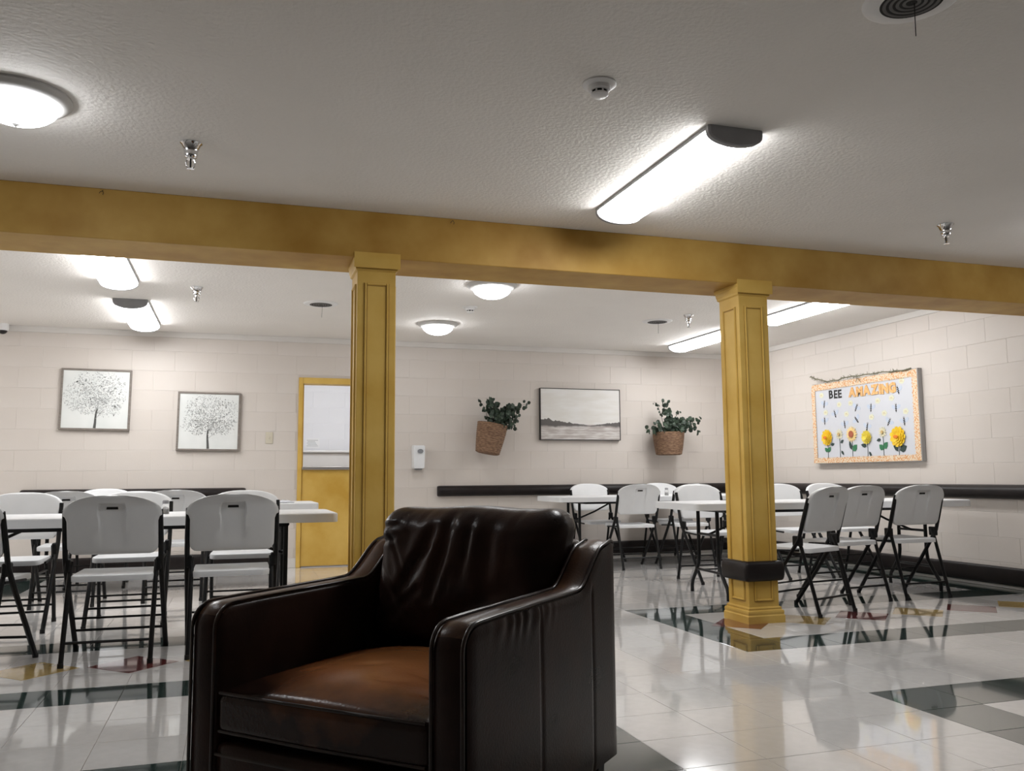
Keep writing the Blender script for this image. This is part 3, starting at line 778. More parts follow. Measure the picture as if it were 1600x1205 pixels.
# outline of an arm panel, seen from the side: (y, z)
def smooth(t): return t*t*(3-2*t)
top = [(-0.45, 0.535)]
for k in range(1, 9):
    t = R(180-90*k/8*1.0); top.append((-0.385+0.065*math.cos(t), 0.535+0.062*math.sin(t)))
top += [(-0.30, 0.599), (-0.18, 0.600), (-0.05, 0.601), (0.08, 0.602), (0.17, 0.604)]
for k in range(1, 11): top.append((0.17+0.20*k/10, 0.604+0.112*smooth(k/10)))
top += [(0.40, 0.722), (0.425, 0.727), (0.44, 0.722), (0.45, 0.705)]
outline = [(-0.45, ZB+0.02), (-0.44, ZB)] + [(0.44, ZB), (0.45, ZB+0.02)] + top[::-1]
def inset(poly, e):
    cy = 0.0; cz = 0.36
    out = []
    n = len(poly)
    for i in range(n):
        a, b, c = Vector(poly[i-1]), Vector(poly[i]), Vector(poly[(i+1) % n])
        d1, d2 = (b-a), (c-b)
        n1 = Vector((-d1.y, d1.x)).normalized() if d1.length > 1e-9 else Vector((0, 0)); n2 = Vector((-d2.y, d2.x)).normalized()
        m = (n1+n2); m = m.normalized() if m.length > 1e-9 else n1
        out.append((b.x+m.x*e, b.y+m.y*e))
    return out
def arm_panel(s):
    xo, xi = HW, HW-AT
    st = [(xi, 0.014), (xi+0.004, 0.006), (xi+0.014, 0.0), (xi+AT/2, -0.004), (xo-0.014, 0.0), (xo-0.008, 0.005), (xo-0.006, 0.014)]
    rg = []
    for x, e in st:
        rg.append([(s*x, y, z) for y, z in inset(outline, e)])
    if s < 0: rg = [r_[::-1] for r_ in rg]
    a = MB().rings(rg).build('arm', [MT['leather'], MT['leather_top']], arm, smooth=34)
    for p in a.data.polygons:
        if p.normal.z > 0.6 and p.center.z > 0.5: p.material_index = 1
    a['label'] = 'padded leather arm with a scooped top'
    for x in (xi+0.006, xo-0.006):
        pts = [(s*x, y, z) for y, z in ([(-0.452, 0.12), (-0.452, 0.30)] + [(y-(0.002 if y < -0.4 else 0), z+0.002) for y, z in top])]
        MB().tube(pts, 0.0048, 6).build('piping', MT['piping'], a, smooth=60)
    # outer upholstery panel: slightly stuffed, with two stitched seams and gathers under the piping
    ytop = sorted(top)
    def topz(y):
        for (a0, z0_), (a1, z1_) in zip(ytop, ytop[1:]):
            if a0 <= y <= a1: return z0_+(z1_-z0_)*(y-a0)/max(1e-6, a1-a0)
        return 0.6
    ny, nz = 110, 34; vs = []; fs = []
    for i in range(ny+1):
        y = -0.441+0.882*i/ny; zt = topz(max(-0.449, min(0.449, y)))-0.006
        for k in range(nz+1):
            t = (k/nz)**0.8; z = ZB+0.006+(zt-ZB-0.006)*t
            e = min(1, (0.441-abs(y))/0.03, (zt-z)/0.02+0.02, (z-ZB-0.006)/0.02+0.02)
            b = 0.006*math.sqrt(max(0, e))*(1 if y < 0.256 else 0.8)
            for ys in (-0.081, 0.256):
                if ys < 0 or z < 0.60: b -= 0.0055*math.exp(-((y-ys-0.004*math.sin(z*5))/0.0045)**2)
            if -0.37 < y < 0.04:
                d = zt-z; w = math.sin(math.pi*(y+0.37)/0.41)
                b += 0.0030*w*math.exp(-(d/0.045)**2)*math.sin((y+0.35*d)*125+1.3*math.sin(y*31))
            vs.append((s*(xo-0.0015+b), y, z))
    for i in range(ny):
        for k in range(nz):
            q = (i*(nz+1)+k, (i+1)*(nz+1)+k, (i+1)*(nz+1)+k+1, i*(nz+1)+k+1); fs.append(q if s > 0 else q[::-1])
    MB().add(vs, fs).build('side_panel', MT['leather'], a, smooth=80)
    return a
for s in (-1, 1): arm_panel(s)
XI = HW-AT
# back shell between the arms, front rail, deck
def shell(p):
    z = p.z; top_z = 0.725 - 0.012*math.cos(p.x*9)
    return p
o = pillow((XI+0.002, 0.05, 0.325), 0.03, 14, lambda p: Vector((p.x, p.y+0.395, p.z+ZB+0.325))).build('back_shell', MT['leather'], arm, smooth=60)
pillow((XI+0.001, 0.03, 0.085), 0.022, 12, lambda p: Vector((p.x, p.y-0.418-0.006*math.cos(p.x*4), p.z+0.172))).build('front_rail', MT['leather'], arm, smooth=60)
MB().tube([(-XI+0.004, -0.448, 0.226), (0, -0.452, 0.226), (XI-0.004, -0.448, 0.226)], 0.0045, 6).build('rail_piping', MT['piping'], arm, smooth=60)
MB().box(-XI, XI, -0.39, 0.36, 0.10, 0.265).build('deck', MT['leather'], arm)
# seat cushion with a crowned top, painted worn and lit
creases_seat = [((-0.06, -0.22), (0.02, -0.16), .004, .012), ((0.05, -0.30), (0.16, -0.28), .004, .012), ((0.12, -0.20), (0.26, -0.24), .005, .014), ((0.18, -0.33), (0.30, -0.30), .004, .010),
                ((-0.20, -0.30), (-0.12, -0.26), .003, .010), ((-0.10, 0.02), (0.05, 0.06), .005, .014), ((0.10, 0.05), (0.20, 0.02), .005, .012), ((0.22, -0.10), (0.30, -0.36), .005, .012)]
def segd(px, py, a, b):
    ax, ay = a; bx, by = b; dx, dy = bx-ax, by-ay
    t = max(0, min(1, ((px-ax)*dx+(py-ay)*dy)/(dx*dx+dy*dy)))
    return math.hypot(px-ax-t*dx, py-ay-t*dy), t
def seat_fn(p):
    q = Vector((p.x, p.y-0.115, p.z+0.328))
    if p.z > -0.02:
        k = max(0, min(1, (p.z+0.02)/0.05))
        u, v = p.x/0.328, p.y/0.332
        q.z += k*0.052*max(0, 1-u*u)**0.8*max(0, 1-v**4)
        for a, b, amp, wd in creases_seat:
            d, t = segd(q.x, q.y, a, b); q.z -= 1.7*k*amp*math.exp(-(d/wd)**2)*math.sin(math.pi*min(1, t+0.05))
    if p.y < -0.3: q.y -= 0.008*math.cos(p.x*4.5)
    return q
sc_ = pillow((XI-0.002, 0.334, 0.052), 0.024, 44, seat_fn).build('seat_cushion', MT['leather_worn_lit'], arm, smooth=70)
sc_['label'] = 'seat cushion of worn, creased leather, its lit brown painted in'
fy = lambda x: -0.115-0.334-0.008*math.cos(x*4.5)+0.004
for zz, nm in ((0.378, 'piping'), (0.283, 'piping')):
    MB().tube([(x, fy(x), zz) for x in [-XI+0.012+(2*XI-0.024)*k/12 for k in range(13)]], 0.0042, 6).build(nm, MT['piping'], sc_, smooth=60)
# back cushion: loose pillow with deep creases
creases_back = [((-0.03, 0.80), (-0.075, 0.56), .014, .017), ((0.045, 0.79), (0.03, 0.63), .008, .012), ((-0.085, 0.76), (-0.20, 0.55), .012, .020), ((0.115, 0.78), (0.105, 0.56), .008, .024),
                ((-0.27, 0.76), (-0.13, 0.53), .004, .007), ((-0.32, 0.765), (-0.22, 0.775), .007, .010), ((-0.32, 0.715), (-0.24, 0.73), .007, .009),
                ((-0.30, 0.66), (-0.17, 0.50), .004, .008), ((-0.02, 0.50), (0.20, 0.60), .008, .026), ((-0.055, 0.47), (-0.015, 0.64), .008, .009), ((-0.13, 0.58), (-0.22, 0.49), .006, .014),
                ((-0.15, 0.67), (-0.10, 0.71), .006, .010), ((0.00, 0.815), (0.02, 0.785), .005, .008), ((-0.13, 0.82), (-0.14, 0.785), .005, .008), ((0.19, 0.82), (0.185, 0.78), .005, .009), ((0.09, 0.82), (0.08, 0.79), .004, .008), ((-0.20, 0.82), (-0.23, 0.78), .004, .007)]
from mathutils import noise as mnoise
def back_fn(p):
    zz = p.z+0.618; lean = 0.16*(p.z+0.2)
    taper = 1.0
    q = Vector((p.x*taper, p.y+0.268+lean, zz))
    u, v = p.x/0.33, p.z/0.215
    bul = max(0, 1-u**4)*max(0, 1-v**4)
    if p.y < 0.02:
        q.y -= 0.040*bul**0.7
        amp_k = min(1, (0.02-p.y)/0.05)
        for a, b, amp, wd in creases_back:
            d, t = segd(p.x, zz, a, b)
            q.y += amp_k*(amp*math.exp(-(d/wd)**2) - 0.45*amp*math.exp(-((d-wd*1.9)/wd)**2))*(0.35+0.65*math.sin(math.pi*min(1, max(0, 0.15+0.85*t))))
    if p.y < 0.0: q.y += 0.006*mnoise.noise(Vector((p.x*9, 3.1, zz*5)))+0.003*mnoise.noise(Vector((p.x*26, 7.7, zz*11)))
    if p.z > 0.1:
        q.z += 0.004*math.cos(p.x*17)*min(1, (p.z-0.1)/0.08) - 0.010*max(0, abs(u)-0.75)*4*min(1, (p.z-0.1)/0.08)
        q.x *= 1+0.05*min(1, (p.z-0.1)/0.1)*(1 if zz > 0.70 else 0.4)
    return q
bc = pillow((0.326, 0.085, 0.212), 0.070, 64, back_fn).build('back_cushion', MT['leather'], arm, smooth=80)
bc['label'] = 'loose wrinkled back cushion of dark leather'
def bp(x, z):
    q = back_fn(Vector((x, -0.02, z))); return (q.x, q.y+0.006, q.z)
for x, y in ((-0.37, -0.39), (0.37, -0.39), (-0.37, 0.39), (0.37, 0.39)):
    MB().rings([[(x+a*k, y+b*k, z) for a, b in ((-.024, -.024), (.024, -.024), (.024, .024), (-.024, .024))] for z, k in ((0, 0.8), (ZB+0.012, 1.0))]).build('leg', MT['frame_black'], arm)

# ------------------------------------------------------------------ pictures
def picture(name, label, x0, x1, z0, z1, depth, fw, fm, cm_, roll=0.0):
    cx, cz = (x0+x1)/2, (z0+z1)/2; a, c = (x1-x0)/2, (z1-z0)/2
    root = empty(name, label, 'picture', (cx, Y1-0.0015, cz), rot=(0, R(roll), 0))
    for nm, b in (('frame_rail', (-a, a, c-fw, c)), ('frame_rail', (-a, a, -c, -c+fw)), ('frame_stile', (-a, -a+fw, -c+fw, c-fw)), ('frame_stile', (a-fw, a, -c+fw, c-fw))):
        MB().bbox(b[0], b[1], -depth, 0, b[2], b[3], 0.002).build(nm, fm, root)
    MB().box(-a+fw, a-fw, -depth+0.006, -0.004, -c+fw, c-fw).build('canvas', cm_, root)
    return root, a-fw, c-fw, -depth+0.006
def tree_print(root, a, c, y, seed):
    r_ = random.Random(seed); mb = MB(); zr = 0.10*c
    def dab(x, z, s, mi, ang):
        if abs(x) > a-s or abs(z) > c-s: return
        w, h_ = s, s*0.55; ca, sa = math.cos(ang), math.sin(ang)
        pts = [(x+ca*u*w-sa*v*h_, y-(0.0003 if mi == 3 else 0.0006), z+sa*u*w+ca*v*h_) for u, v in ((-1, 0), (-.4, -.8), (.5, -.7), (1, 0), (.4, .8), (-.5, .7))]
        mb.add(pts, [(0, 1, 2, 3, 4, 5)], mi)
    lob = [r_.uniform(0.82, 1.08) for _ in range(16)]
    for n_ in range(2600):
        t = r_.uniform(0, 2*math.pi); q = math.sqrt(r_.random())
        k = t/(2*math.pi)*16; f = k-int(k); q *= (lob[int(k) % 16]*(1-f)+lob[(int(k)+1) % 16]*f)*(1+r_.gauss(0, 0.05))
        x = math.copysign(abs(math.cos(t))**0.85, math.cos(t))*q*a*0.98; z = zr+math.copysign(abs(math.sin(t))**0.85, math.sin(t))*q*c*(0.90 if math.sin(t) > 0 else 0.72)
        if r_.random() > 1.15-0.75*q: continue
        if n_ % 5 == 0: dab(x, z, r_.uniform(0.006, 0.014), 3, r_.uniform(0, 3.14))
        else: dab(x, z, r_.uniform(0.0022, 0.0068), r_.choice((0, 1, 1, 2, 2, 2)), r_.uniform(0, 3.14))
    o = mb.build('leaf_print', [MT['ink_dark'], MT['ink_mid'], MT['ink_pale'], MT['ink_wash']], root); o['kind'] = 'stuff'
    tr = MB()
    def limb(p, d, ln, w, dep):
        n = 6; pts = [Vector(p)]; ang = d
        for k in range(n):
            ang += r_.uniform(-0.14, 0.14); pts.append(pts[-1]+Vector((math.sin(ang), math.cos(ang)))*ln/n)
        for k in range(n):
            w0, w1 = w*(1-0.8*k/n), w*(1-0.8*(k+1)/n); d_ = (pts[k+1]-pts[k]).normalized(); s_ = Vector((-d_.y, d_.x))
            q = [pts[k]-s_*w0, pts[k]+s_*w0, pts[k+1]+s_*w1, pts[k+1]-s_*w1]
            if all(abs(v.x) < a and abs(v.y) < c for v in q): tr.add([(v.x, y-0.0011, v.y) for v in q], [(3, 2, 1, 0)], 0 if dep == 0 and k < 4 else 1)
        if dep < 2:
            for k in range(2, n+1):
                for sgn in ((-1, 1) if dep == 0 and k > 3 else (r_.choice((-1, 1)),)):
                    limb(pts[k], ang+sgn*r_.uniform(0.45, 0.95), ln*r_.uniform(0.4, 0.55), w*0.22, dep+1)
    limb((0.0, -c+0.002), 0.0, c*1.0, 0.013, 0)
    tr.build('trunk_print', [MT['ink_dark'], MT['ink_pale']], root)
r1 = picture('tree_picture', 'grey-framed square picture of a speckled tree, the higher and left one', -1.672, -1.030, 1.418, 2.030, 0.032, 0.020, MT['frame_grey'], MT['canvas'], 0.6)
tree_print(*r1, 11)
r2 = picture('tree_picture', 'grey-framed square picture of a speckled tree, the lower one near the door', -0.590, 0.025, 1.217, 1.822, 0.032, 0.020, MT['frame_grey'], MT['canvas'], 0.5)
tree_print(*r2, 23)
picture('landscape_picture', 'wide black-edged picture of a misty brown shoreline', 3.335, 4.348, 1.352, 1.958, 0.045, 0.008, MT['frame_black'], MT['landscape'])

# ------------------------------------------------------------------ wall baskets with eucalyptus
def leaf_mb(mb, p, n, up, s):
    # small round cupped leaf
    n = n.normalized(); a = n.cross(up); a = a.normalized() if a.length > 1e-4 else Vector((1, 0, 0)); b = n.cross(a)
    ring = [p + a*math.cos(t)*s*0.85 + b*math.sin(t)*s + n*0.15*s*math.cos(2*t) for t in [k*math.pi/4 for k in range(8)]]
    ring2 = [q - n*0.0015 for q in ring]
    mb.rings([ring2, ring])
def basket(x, z_rim, tilt, rt, rb_, hgt, label, tips, seed):
    r_ = random.Random(seed)
    root = empty('wall_basket', label, 'plant basket', (x, Y1-rt-0.012, z_rim), rot=(0, R(tilt), 0), group='wall baskets of eucalyptus')
    prof = []; n = 15
    for k in range(n*4+1):
        t = k/(n*4); rr = rt+(rb_-rt)*t**1.4; prof.append((rr+0.0045*abs(math.sin(math.pi*t*n)), -hgt*t))
    prof += [(rb_*0.85, -hgt-0.008), (0.001, -hgt-0.009)]
    MB().lathe([(rt-0.014, -0.03), (rt-0.010, 0.0), (rt+0.004, 0.004)]+prof, 40).build('basket', MT['basket'], root, smooth=60)
    MB().lathe([(0.001, -0.045), (rt-0.012, -0.045)], 24).build('filling', MT['dark'], root)
    for tip, nleaf, size in tips:
        st = MB(); lv = MB()
        p0 = Vector((tip[0]*0.25+r_.uniform(-.03, .03), r_.uniform(-0.05, 0.02), -0.04)); p3 = Vector(tip)
        mid = Vector((tip[0]*0.55, tip[1]*0.6-0.02, max(tip[2], 0.05)*0.8+0.03))
        pts = []
        for k in range(9):
            t = k/8; pts.append((1-t)**2*p0 + 2*t*(1-t)*mid + t*t*p3)
        st.tube(pts, 0.0035, 5, r2=0.0015)
        b = st.build('branch', MT['stem'], root)
        nleaf = int(nleaf*1.3); size *= 1.18
        for k in range(nleaf):
            t = 0.22+0.78*(k+0.5)/nleaf; i = min(7, int(t*8)); f = t*8-i; p = pts[i].lerp(pts[i+1], f)
            for s in (-1, 1):
                ang = r_.uniform(0, 6.28)
                off = Vector((math.cos(ang), 0.8*math.sin(ang)-0.2, math.sin(ang+s)))*size*r_.uniform(0.7, 1.2)
                q = p+off; q.y = min(q.y, rt-0.01)
                leaf_mb(lv, q, Vector((r_.uniform(-1, 1), -1.0, r_.uniform(-0.4, 0.9))), Vector((0.1, 0, 1)), size*r_.uniform(0.75, 1.15)*(1-0.35*t))
        o = lv.build('leaves', MT['leaf'], b); o['kind'] = 'stuff'
    MB().bbox(-0.03, 0.03, rt-0.010, rt+0.011, -0.06, -0.02, 0.003).build('wall_hook', MT['steel'], root)
basket(2.72, 1.515, 11, 0.168, 0.132, 0.325, 'tilted seagrass basket of dark eucalyptus left of the landscape picture',
       [((-0.14, -0.05, 0.26), 7, .032), ((-0.20, -0.03, 0.20), 5, .026), ((-0.07, -0.10, 0.21), 8, .036), ((0.03, -0.12, 0.12), 8, .036), ((0.11, -0.12, 0.21), 9, .038), ((0.20, -0.10, 0.19), 8, .036), ((0.34, -0.06, 0.30), 8, .028),
        ((0.27, -0.09, 0.12), 7, .032), ((0.28, -0.08, -0.01), 5, .030), ((0.16, -0.14, 0.02), 6, .034), ((-0.04, -0.13, 0.09), 7, .034), ((0.24, -0.05, 0.24), 6, .03)], 5)
basket(4.90, 1.445, 0, 0.185, 0.150, 0.262, 'upright seagrass basket of eucalyptus right of the landscape picture',
       [((-0.08, -0.08, 0.36), 9, .032), ((-0.06, -0.10, 0.22), 7, .034), ((-0.20, -0.03, 0.36), 5, .018), ((-0.34, -0.06, 0.02), 6, .030), ((-0.24, -0.10, 0.10), 6, .030), ((0.03, -0.12, 0.13), 8, .036), ((0.10, -0.14, 0.05), 8, .036),
        ((0.12, -0.05, 0.24), 5, .018), ((0.24, -0.10, 0.14), 8, .036), ((0.38, -0.06, 0.14), 7, .030), ((0.40, -0.05, 0.02), 6, .030), ((-0.10, -0.13, 0.06), 7, .034), ((0.16, -0.14, 0.10), 7, .034)], 9)

# ------------------------------------------------------------------ soap dispenser, switch
sd_ = empty('soap_dispenser', 'white soap dispenser with a grey badge on the back wall', 'soap dispenser', (1.905, Y1-0.0015, 1.155))
rg = []
for e, y in ((0.0, 0.0), (0.0, -0.03), (0.004, -0.085), (0.012, -0.10)):
    rg.append([(x*(1-e*6)*(1.0 if z > -0.05 else 0.93), y-0.008*math.cos(z*12)*(1 if y < -0.05 else 0), z*(1-e*3)) for x, z in rrect(0.135, 0.258, 0.018, 4)][::-1])
MB().rings(rg).build('housing', MT['plastic'], sd_, smooth=35)
bd = MB().lathe([(0.0, 0.0), (0.030, 0.0), (0.032, -0.003)], 20).build('badge', MT['grey_badge'], sd_, loc=(0.010, -0.112, 0.062), rot=(R(-90), R(0), 0)); bd.scale = (1.0, 0.75, 1)
MB().lathe([(0.004, 0.001), (0.015, 0.001)], 16).build('badge_ring', MT['steel'], bd)
MB().bbox(-0.04, 0.04, -0.075, -0.02, -0.142, -0.1285, 0.004).build('nozzle', MT['grey_badge'], sd_)
sw = empty('light_switch', 'ivory light switch plate left of the yellow door', 'light switch', (0.321, Y1-0.0012, 1.356))
MB().bbox(-0.037, 0.037, -0.006, 0, -0.060, 0.060, 0.002).build('plate', MT['ivory'], sw)
MB().bbox(-0.005, 0.005, -0.016, -0.0062, -0.010, 0.012, 0.002).build('toggle', MT['ivory'], sw)
for z in (-0.03, 0.03): MB().lathe([(0.0, -0.0), (0.003, 0.0)], 8).build('screw', MT['steel'], sw, loc=(0, -0.0066, z), rot=(R(90), 0, 0))

# ------------------------------------------------------------------ bulletin board on the right wall
BT = 0.045
board = empty('bulletin_board', 'white bulletin board reading BEE AMAZING with paper bees and flowers', 'bulletin board', (X1-0.0015, 7.88, 1.058), R(-90))
# local frame: x runs along the wall towards the camera, -y into the room, z up
BL, BHt = 1.505, 0.835
MB().bbox(0.0, BL, -BT, 0, 0, BHt, 0.002).build('panel', MT['paper'], board)
for b in ((-0.004, BL+0.010, -0.012, 0.0), (-0.004, BL+0.010, BHt, BHt+0.010)): MB().bbox(b[0], b[1], -BT-0.004, 0, b[2], b[3], 0.002).build('frame_rail', MT['board_edge'], board)
for b in ((-0.010, 0.0), (BL, BL+0.012)): MB().bbox(b[0], b[1], -BT-0.004, 0, -0.012, BHt+0.010, 0.002).build('frame_stile', MT['board_edge'], board)
def strip(x0, x1, z0, z1, horiz, flip):
    # scalloped paper border made of hexagon-toothed edge
    out = []; n = max(4, int(((x1-x0) if horiz else (z1-z0))/0.030))
    if horiz:
        a = [(x0+(x1-x0)*k/(2*n), (z0 if flip else z1)+((0.010 if k % 2 else -0.002) if not flip else (-0.010 if k % 2 else 0.002))) for k in range(2*n+1)]
        for k in range(2*n): out.append(((a[k][0], z1 if flip else z0), (a[k+1][0], z1 if flip else z0), a[k+1], a[k]))
    else:
        a = [((x0 if flip else x1)+((0.010 if k % 2 else -0.002) if not flip else (-0.010 if k % 2 else 0.002)), z0+(z1-z0)*k/(2*n)) for k in range(2*n+1)]
        for k in range(2*n): out.append((a[k], a[k+1], (x1 if flip else x0, a[k+1][1]), (x1 if flip else x0, a[k][1])))
    mb = MB(); yy = 0.0 if horiz else 0.0012
    for q in out:
        mb.add([(x, -BT-0.0052-yy, z) for x, z in q]+[(x, -BT-0.0045-yy, z) for x, z in q], [(0, 1, 2, 3), (7, 6, 5, 4), (0, 4, 5, 1), (1, 5, 6, 2), (2, 6, 7, 3), (3, 7, 4, 0)])
    return mb.build('border_strip', MT['honey'], board)
strip(-0.03, BL+0.004, -0.006, 0.046, True, False); strip(-0.02, BL+0.004, BHt-0.060, BHt+0.004, True, True)
strip(-0.025, 0.030, 0.03, BHt-0.05, False, False); strip(BL-0.058, BL+0.004, 0.03, BHt-0.05, False, True)
def disc(mb, x, z, rx, rz, y, n=12, mi=0, thick=0.0008, lobes=0, la=0.0, ang=0.0):
    pts = []
    for k in range(n):
        t = 2*math.pi*k/n; q = 1+la*math.cos(lobes*t) if lobes else 1
        u, v = rx*q*math.cos(t), rz*q*math.sin(t)
        pts.append((x+u*math.cos(ang)-v*math.sin(ang), z+u*math.sin(ang)+v*math.cos(ang)))
    mb.rings([[(a, y, b) for a, b in pts], [(a, y-thick, b) for a, b in pts]], mi=mi)
YB = -BT-0.0006
def glyphs(word, x, z, size, m, gap, depth, off, slope=0.0):
    for k, chh in enumerate(word):
        cu = bpy.data.curves.new('letter', 'FONT'); cu.body = chh; cu.size = size; cu.extrude = depth; cu.offset = off; cu.resolution_u = 4
        tmp = bpy.data.objects.new('tmp_letter', cu); COL.objects.link(tmp)
        dg = bpy.context.evaluated_depsgraph_get(); dg.update()
        me = bpy.data.meshes.new_from_object(tmp.evaluated_get(dg)); me.name = 'letter'
        bpy.data.objects.remove(tmp, do_unlink=True)
        me.materials.clear(); me.materials.append(m)
        xs = [v.co.x for v in me.vertices]; mn, mx = min(xs), max(xs)
        for v in me.vertices: v.co.x -= mn
        link('letter', me, board, (x, YB-depth-0.0005, z), (R(90), R(rnd.uniform(-4, 4)), 0))
        x += (mx-mn)+gap; z += slope
glyphs('BEE', 0.262, 0.672, 0.118, MT['letter_black'], 0.014, 0.0012, 0.0035, -0.003)
glyphs('AMAZING', 0.568, 0.664, 0.122, MT['letter_honey'], 0.006, 0.003, 0.0085, -0.0025)
bees = [(0.176, 0.616), (0.342, 0.502), (0.171, 0.438), (0.485, 0.383), (0.669, 0.541), (0.667, 0.42), (0.881, 0.524), (0.814, 0.34), (1.259, 0.662), (1.22, 0.497), (1.118, 0.368), (1.317, 0.364)]
for k, (x, z) in enumerate(bees):
    ang = [0.2, -0.3, 0, -0.1, 0.5, -0.7, 0.1, 0.25, -0.25, 0.0, 0.55, -0.1][k]
    mb = MB()
    for s in (-1, 1): disc(mb, s*0.030, 0.010, 0.031, 0.020, 0, 12, 0, ang=s*0.5)
    wg = MB()
    for i, (zz, w) in enumerate(((0.026, .009), (0.010, .013), (-0.006, .014), (-0.022, .011), (-0.034, .006))): disc(wg, 0, zz, w, 0.0062, -0.0009, 10)
    for s in (-1, 1): wg.box(s*0.006-0.001, s*0.006+0.001, -0.0018, -0.0009, 0.030, 0.046)
    be = mb.build('bee', MT['beewing'], board, loc=(x, YB, z), rot=(0, ang, 0))
    wg.build('bee_body', MT['letter_black'], be)
for k, (x, z) in enumerate([(0.136, 0.716), (0.412, 0.596), (0.588, 0.596), (0.193, 0.528), (0.518, 0.489), (0.881, 0.434), (0.979, 0.586), (1.167, 0.597), (1.061, 0.459), (1.309, 0.747), (1.342, 0.456)]):
    mb = MB(); disc(mb, 0, 0, 0.036, 0.028, 0, 16, lobes=5, la=0.10)
    nt_ = mb.build('note_card', MT['note'], board, loc=(x, YB-0.0002, z))
    tx = MB().box(-0.016, 0.012, -0.0016, -0.0010, 0.003, 0.007).box(-0.020, 0.018, -0.0016, -0.0010, -0.008, -0.005)
    tx.build('handwriting', MT['core_tan'], nt_)
def flower(x, z, r, kind):
    pm, cm2 = {'rose': (MT['petal'], MT['petal_orange']), 'daisy': (MT['petal_pale'], MT['core_tan']), 'sun': (MT['petal_tan'], MT['core_brown']), 'pom': (MT['petal_lemon'], MT['petal'])}[kind]
    root = MB().tube([(0, -0.002, 0), (0.003, -0.002, -z*0.5), (0, -0.002, -z+0.05)], 0.0028, 5).build('flower_stem', MT['leaf_dark'], board, loc=(x, YB, z))
    mb = MB(); r_ = random.Random(int(x*1000))
    layers = {'rose': 4, 'pom': 4, 'sun': 2, 'daisy': 1}[kind]; npet = {'rose': 11, 'pom': 12, 'sun': 16, 'daisy': 11}[kind]
    for l in range(layers):
        rr = r*(1-0.20*l); y0 = -0.004-0.007*l*(1 if kind in ('rose', 'pom') else 0.3)
        for k in range(npet):
            t = 2*math.pi*(k+0.5*l)/npet; c_, s_ = math.cos(t), math.sin(t); w = rr*2.0/npet*(1.55 if kind in ('rose', 'pom') else 0.8)
            lift = 0.010 if kind in ('rose', 'pom') else 0.003
            P = lambda q, u, y: (q*c_-u*s_, y, q*s_+u*c_)
            vs = [P(0.15*rr, -0.3*w, y0-0.002), P(0.62*rr, -w, y0-0.4*lift), P(0.95*rr, -0.62*w, y0-lift), P(rr*r_.uniform(.95, 1.05), 0, y0-lift), P(0.95*rr, 0.62*w, y0-lift), P(0.62*rr, w, y0-0.4*lift), P(0.15*rr, 0.3*w, y0-0.002)]
            n = len(vs); vs2 = [(a, b+0.0012, c) for a, b, c in vs]
            mb.rings([vs2, vs])
    mb.build('petals', pm, root)
    co = MB(); yc = -0.008-0.009*(layers-1 if kind in ('rose', 'pom') else 0.5)
    disc(co, 0, 0, r*(0.42 if kind == 'sun' else 0.30), r*(0.42 if kind == 'sun' else (0.16 if kind == 'rose' else 0.30)), yc, 14, thick=0.004)
    if kind != 'pom': co.build('flower_core', cm2, root)
    return root
def fleaf(root, dx, dz, ln, w, ang, m):
    mb = MB(); pts = [(0, 0), (0.3*ln, -w), (0.65*ln, -0.85*w), (ln, 0), (0.65*ln, 0.85*w), (0.3*ln, w)]
    ca, sa = math.cos(ang), math.sin(ang)
    q = [(dx+x*ca-z*sa, dz+x*sa+z*ca) for x, z in pts]
    mb.rings([[(a, -0.0022, b) for a, b in q], [(a, -0.0036, b) for a, b in q]])
    mb.build('felt_leaf', m, root)
fl = flower(0.205, 0.262, 0.086, 'rose'); fleaf(fl, 0, -0.15, .065, .022, 2.4, MT['leaf_green']); fleaf(fl, 0, -0.15, .07, .024, 0.8, MT['leaf_green']); fleaf(fl, 0.05, -0.08, .06, .016, 0.2, MT['leaf_dark'])
fl = flower(0.397, 0.288, 0.056, 'daisy'); fleaf(fl, 0.01, -0.09, .06, .016, 0.5, MT['leaf_dark']); fleaf(fl, 0.02, -0.17, .06, .014, -0.9, MT['leaf_dark'])
fl = flower(0.586, 0.280, 0.082, 'sun'); fleaf(fl, -0.01, -0.16, .10, .020, 1.9, MT['leaf_dark']); fleaf(fl, 0.005, -0.17, .09, .032, 0.75, MT['leaf_green'])
fl = flower(0.806, 0.238, 0.070, 'pom'); fleaf(fl, -0.01, -0.09, .085, .020, 2.9, MT['leaf_dark']); fleaf(fl, 0.02, -0.14, .07, .014, -1.0, MT['leaf_dark'])
fl = flower(1.028, 0.278, 0.054, 'daisy'); fleaf(fl, 0, -0.17, .075, .028, 2.4, MT['leaf_green']); fleaf(fl, 0, -0.16, .085, .030, 0.8, MT['leaf_green']); fleaf(fl, -0.03, -0.07, .06, .016, 3.3, MT['leaf_dark'])
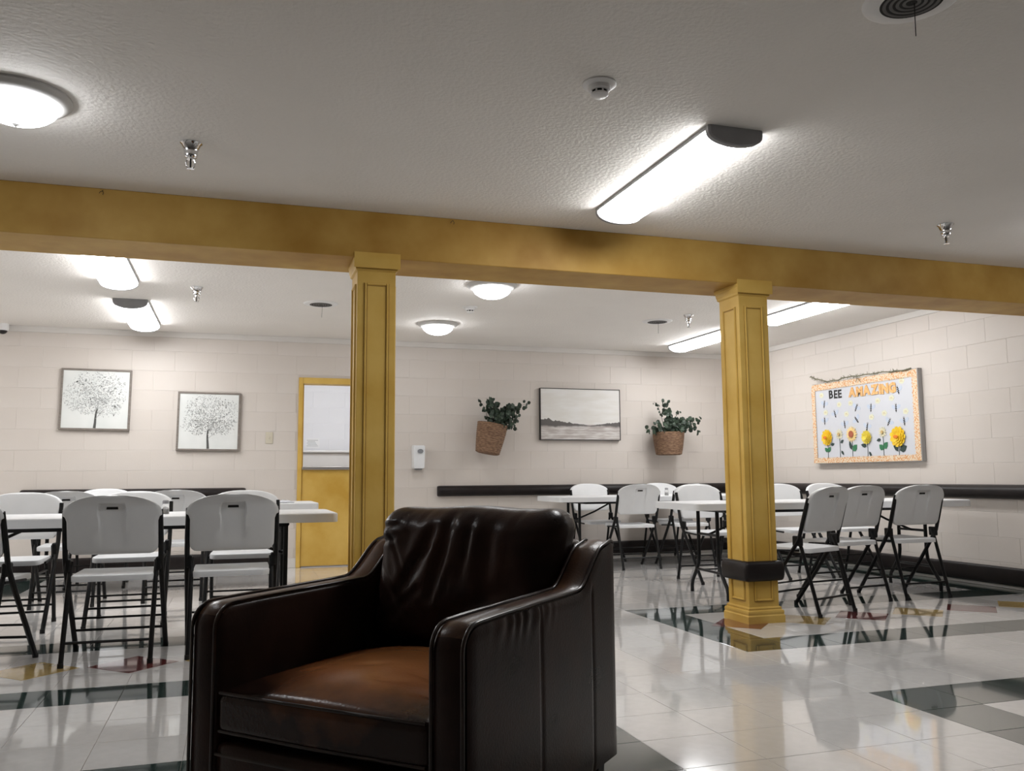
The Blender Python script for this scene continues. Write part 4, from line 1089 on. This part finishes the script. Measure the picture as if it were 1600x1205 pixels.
fl = flower(1.232, 0.224, 0.100, 'rose'); fleaf(fl, -0.01, -0.14, .11, .022, 2.2, MT['leaf_dark']); fleaf(fl, 0.01, -0.13, .10, .034, 0.4, MT['leaf_dark'])
# garland of dry twigs over the top edge
gar = empty('twig_garland', 'thin dry green garland draped along the top of the bulletin board', 'garland', (X1-0.0015, 7.88, 1.058), R(-90))
gp = [(-0.02, 0.935), (0.093, 0.895), (0.263, 0.852), (0.431, 0.853), (0.579, 0.866), (0.721, 0.860), (0.913, 0.857), (1.148, 0.852), (1.321, 0.842), (1.49, 0.848)]
pts = []
for i in range(len(gp)-1):
    for k in range(4):
        t = k/4; pts.append((gp[i][0]+(gp[i+1][0]-gp[i][0])*t, -0.060-0.004*math.sin(9*gp[i][0]+t*6), gp[i][1]+(gp[i+1][1]-gp[i][1])*t+0.004*math.sin(31*(i+t))))
MB().tube(pts, 0.0062, 6).build('vine', MT['garland'], gar)
tw = MB(); r_ = random.Random(2)
for k in range(150):
    p = pts[r_.randrange(len(pts))]; d = Vector((r_.uniform(-1, 1), r_.uniform(-0.8, 0.1), r_.uniform(-1, 1))).normalized()*r_.uniform(0.012, 0.032)
    tw.tube([p, (p[0]+d.x, p[1]+d.y, p[2]+d.z)], 0.0028, 4, r2=0.0016)
tw.tube([(0.70, -0.060, 0.86), (0.715, -0.060, 0.83), (0.70, -0.060, 0.80)], 0.0022, 5); tw.tube([(0.73, -0.060, 0.86), (0.74, -0.060, 0.82), (0.77, -0.060, 0.79)], 0.0022, 5)
o = tw.build('twigs', MT['garland'], gar); o['kind'] = 'stuff'

# small bent wires left in the top of the beam
for x, lab in ((-0.70, 'tiny bent wire hook in the beam near the left edge'), (1.175, 'tiny bent wire hook in the beam between the columns')):
    hk = empty('wire_hook', lab, 'hook', (x, 4.7995, 2.418), group='wire hooks in the beam')
    MB().tube([(0, 0, 0.012), (0, -0.010, 0.006), (0.004, -0.016, -0.006), (0.002, -0.012, -0.016)], 0.0016, 5).build('wire', MT['string'], hk)
    MB().tube([(0, -0.002, 0.010), (-0.012, -0.012, -0.002), (-0.016, -0.012, -0.010)], 0.0014, 5).build('wire_end', MT['string'], hk)
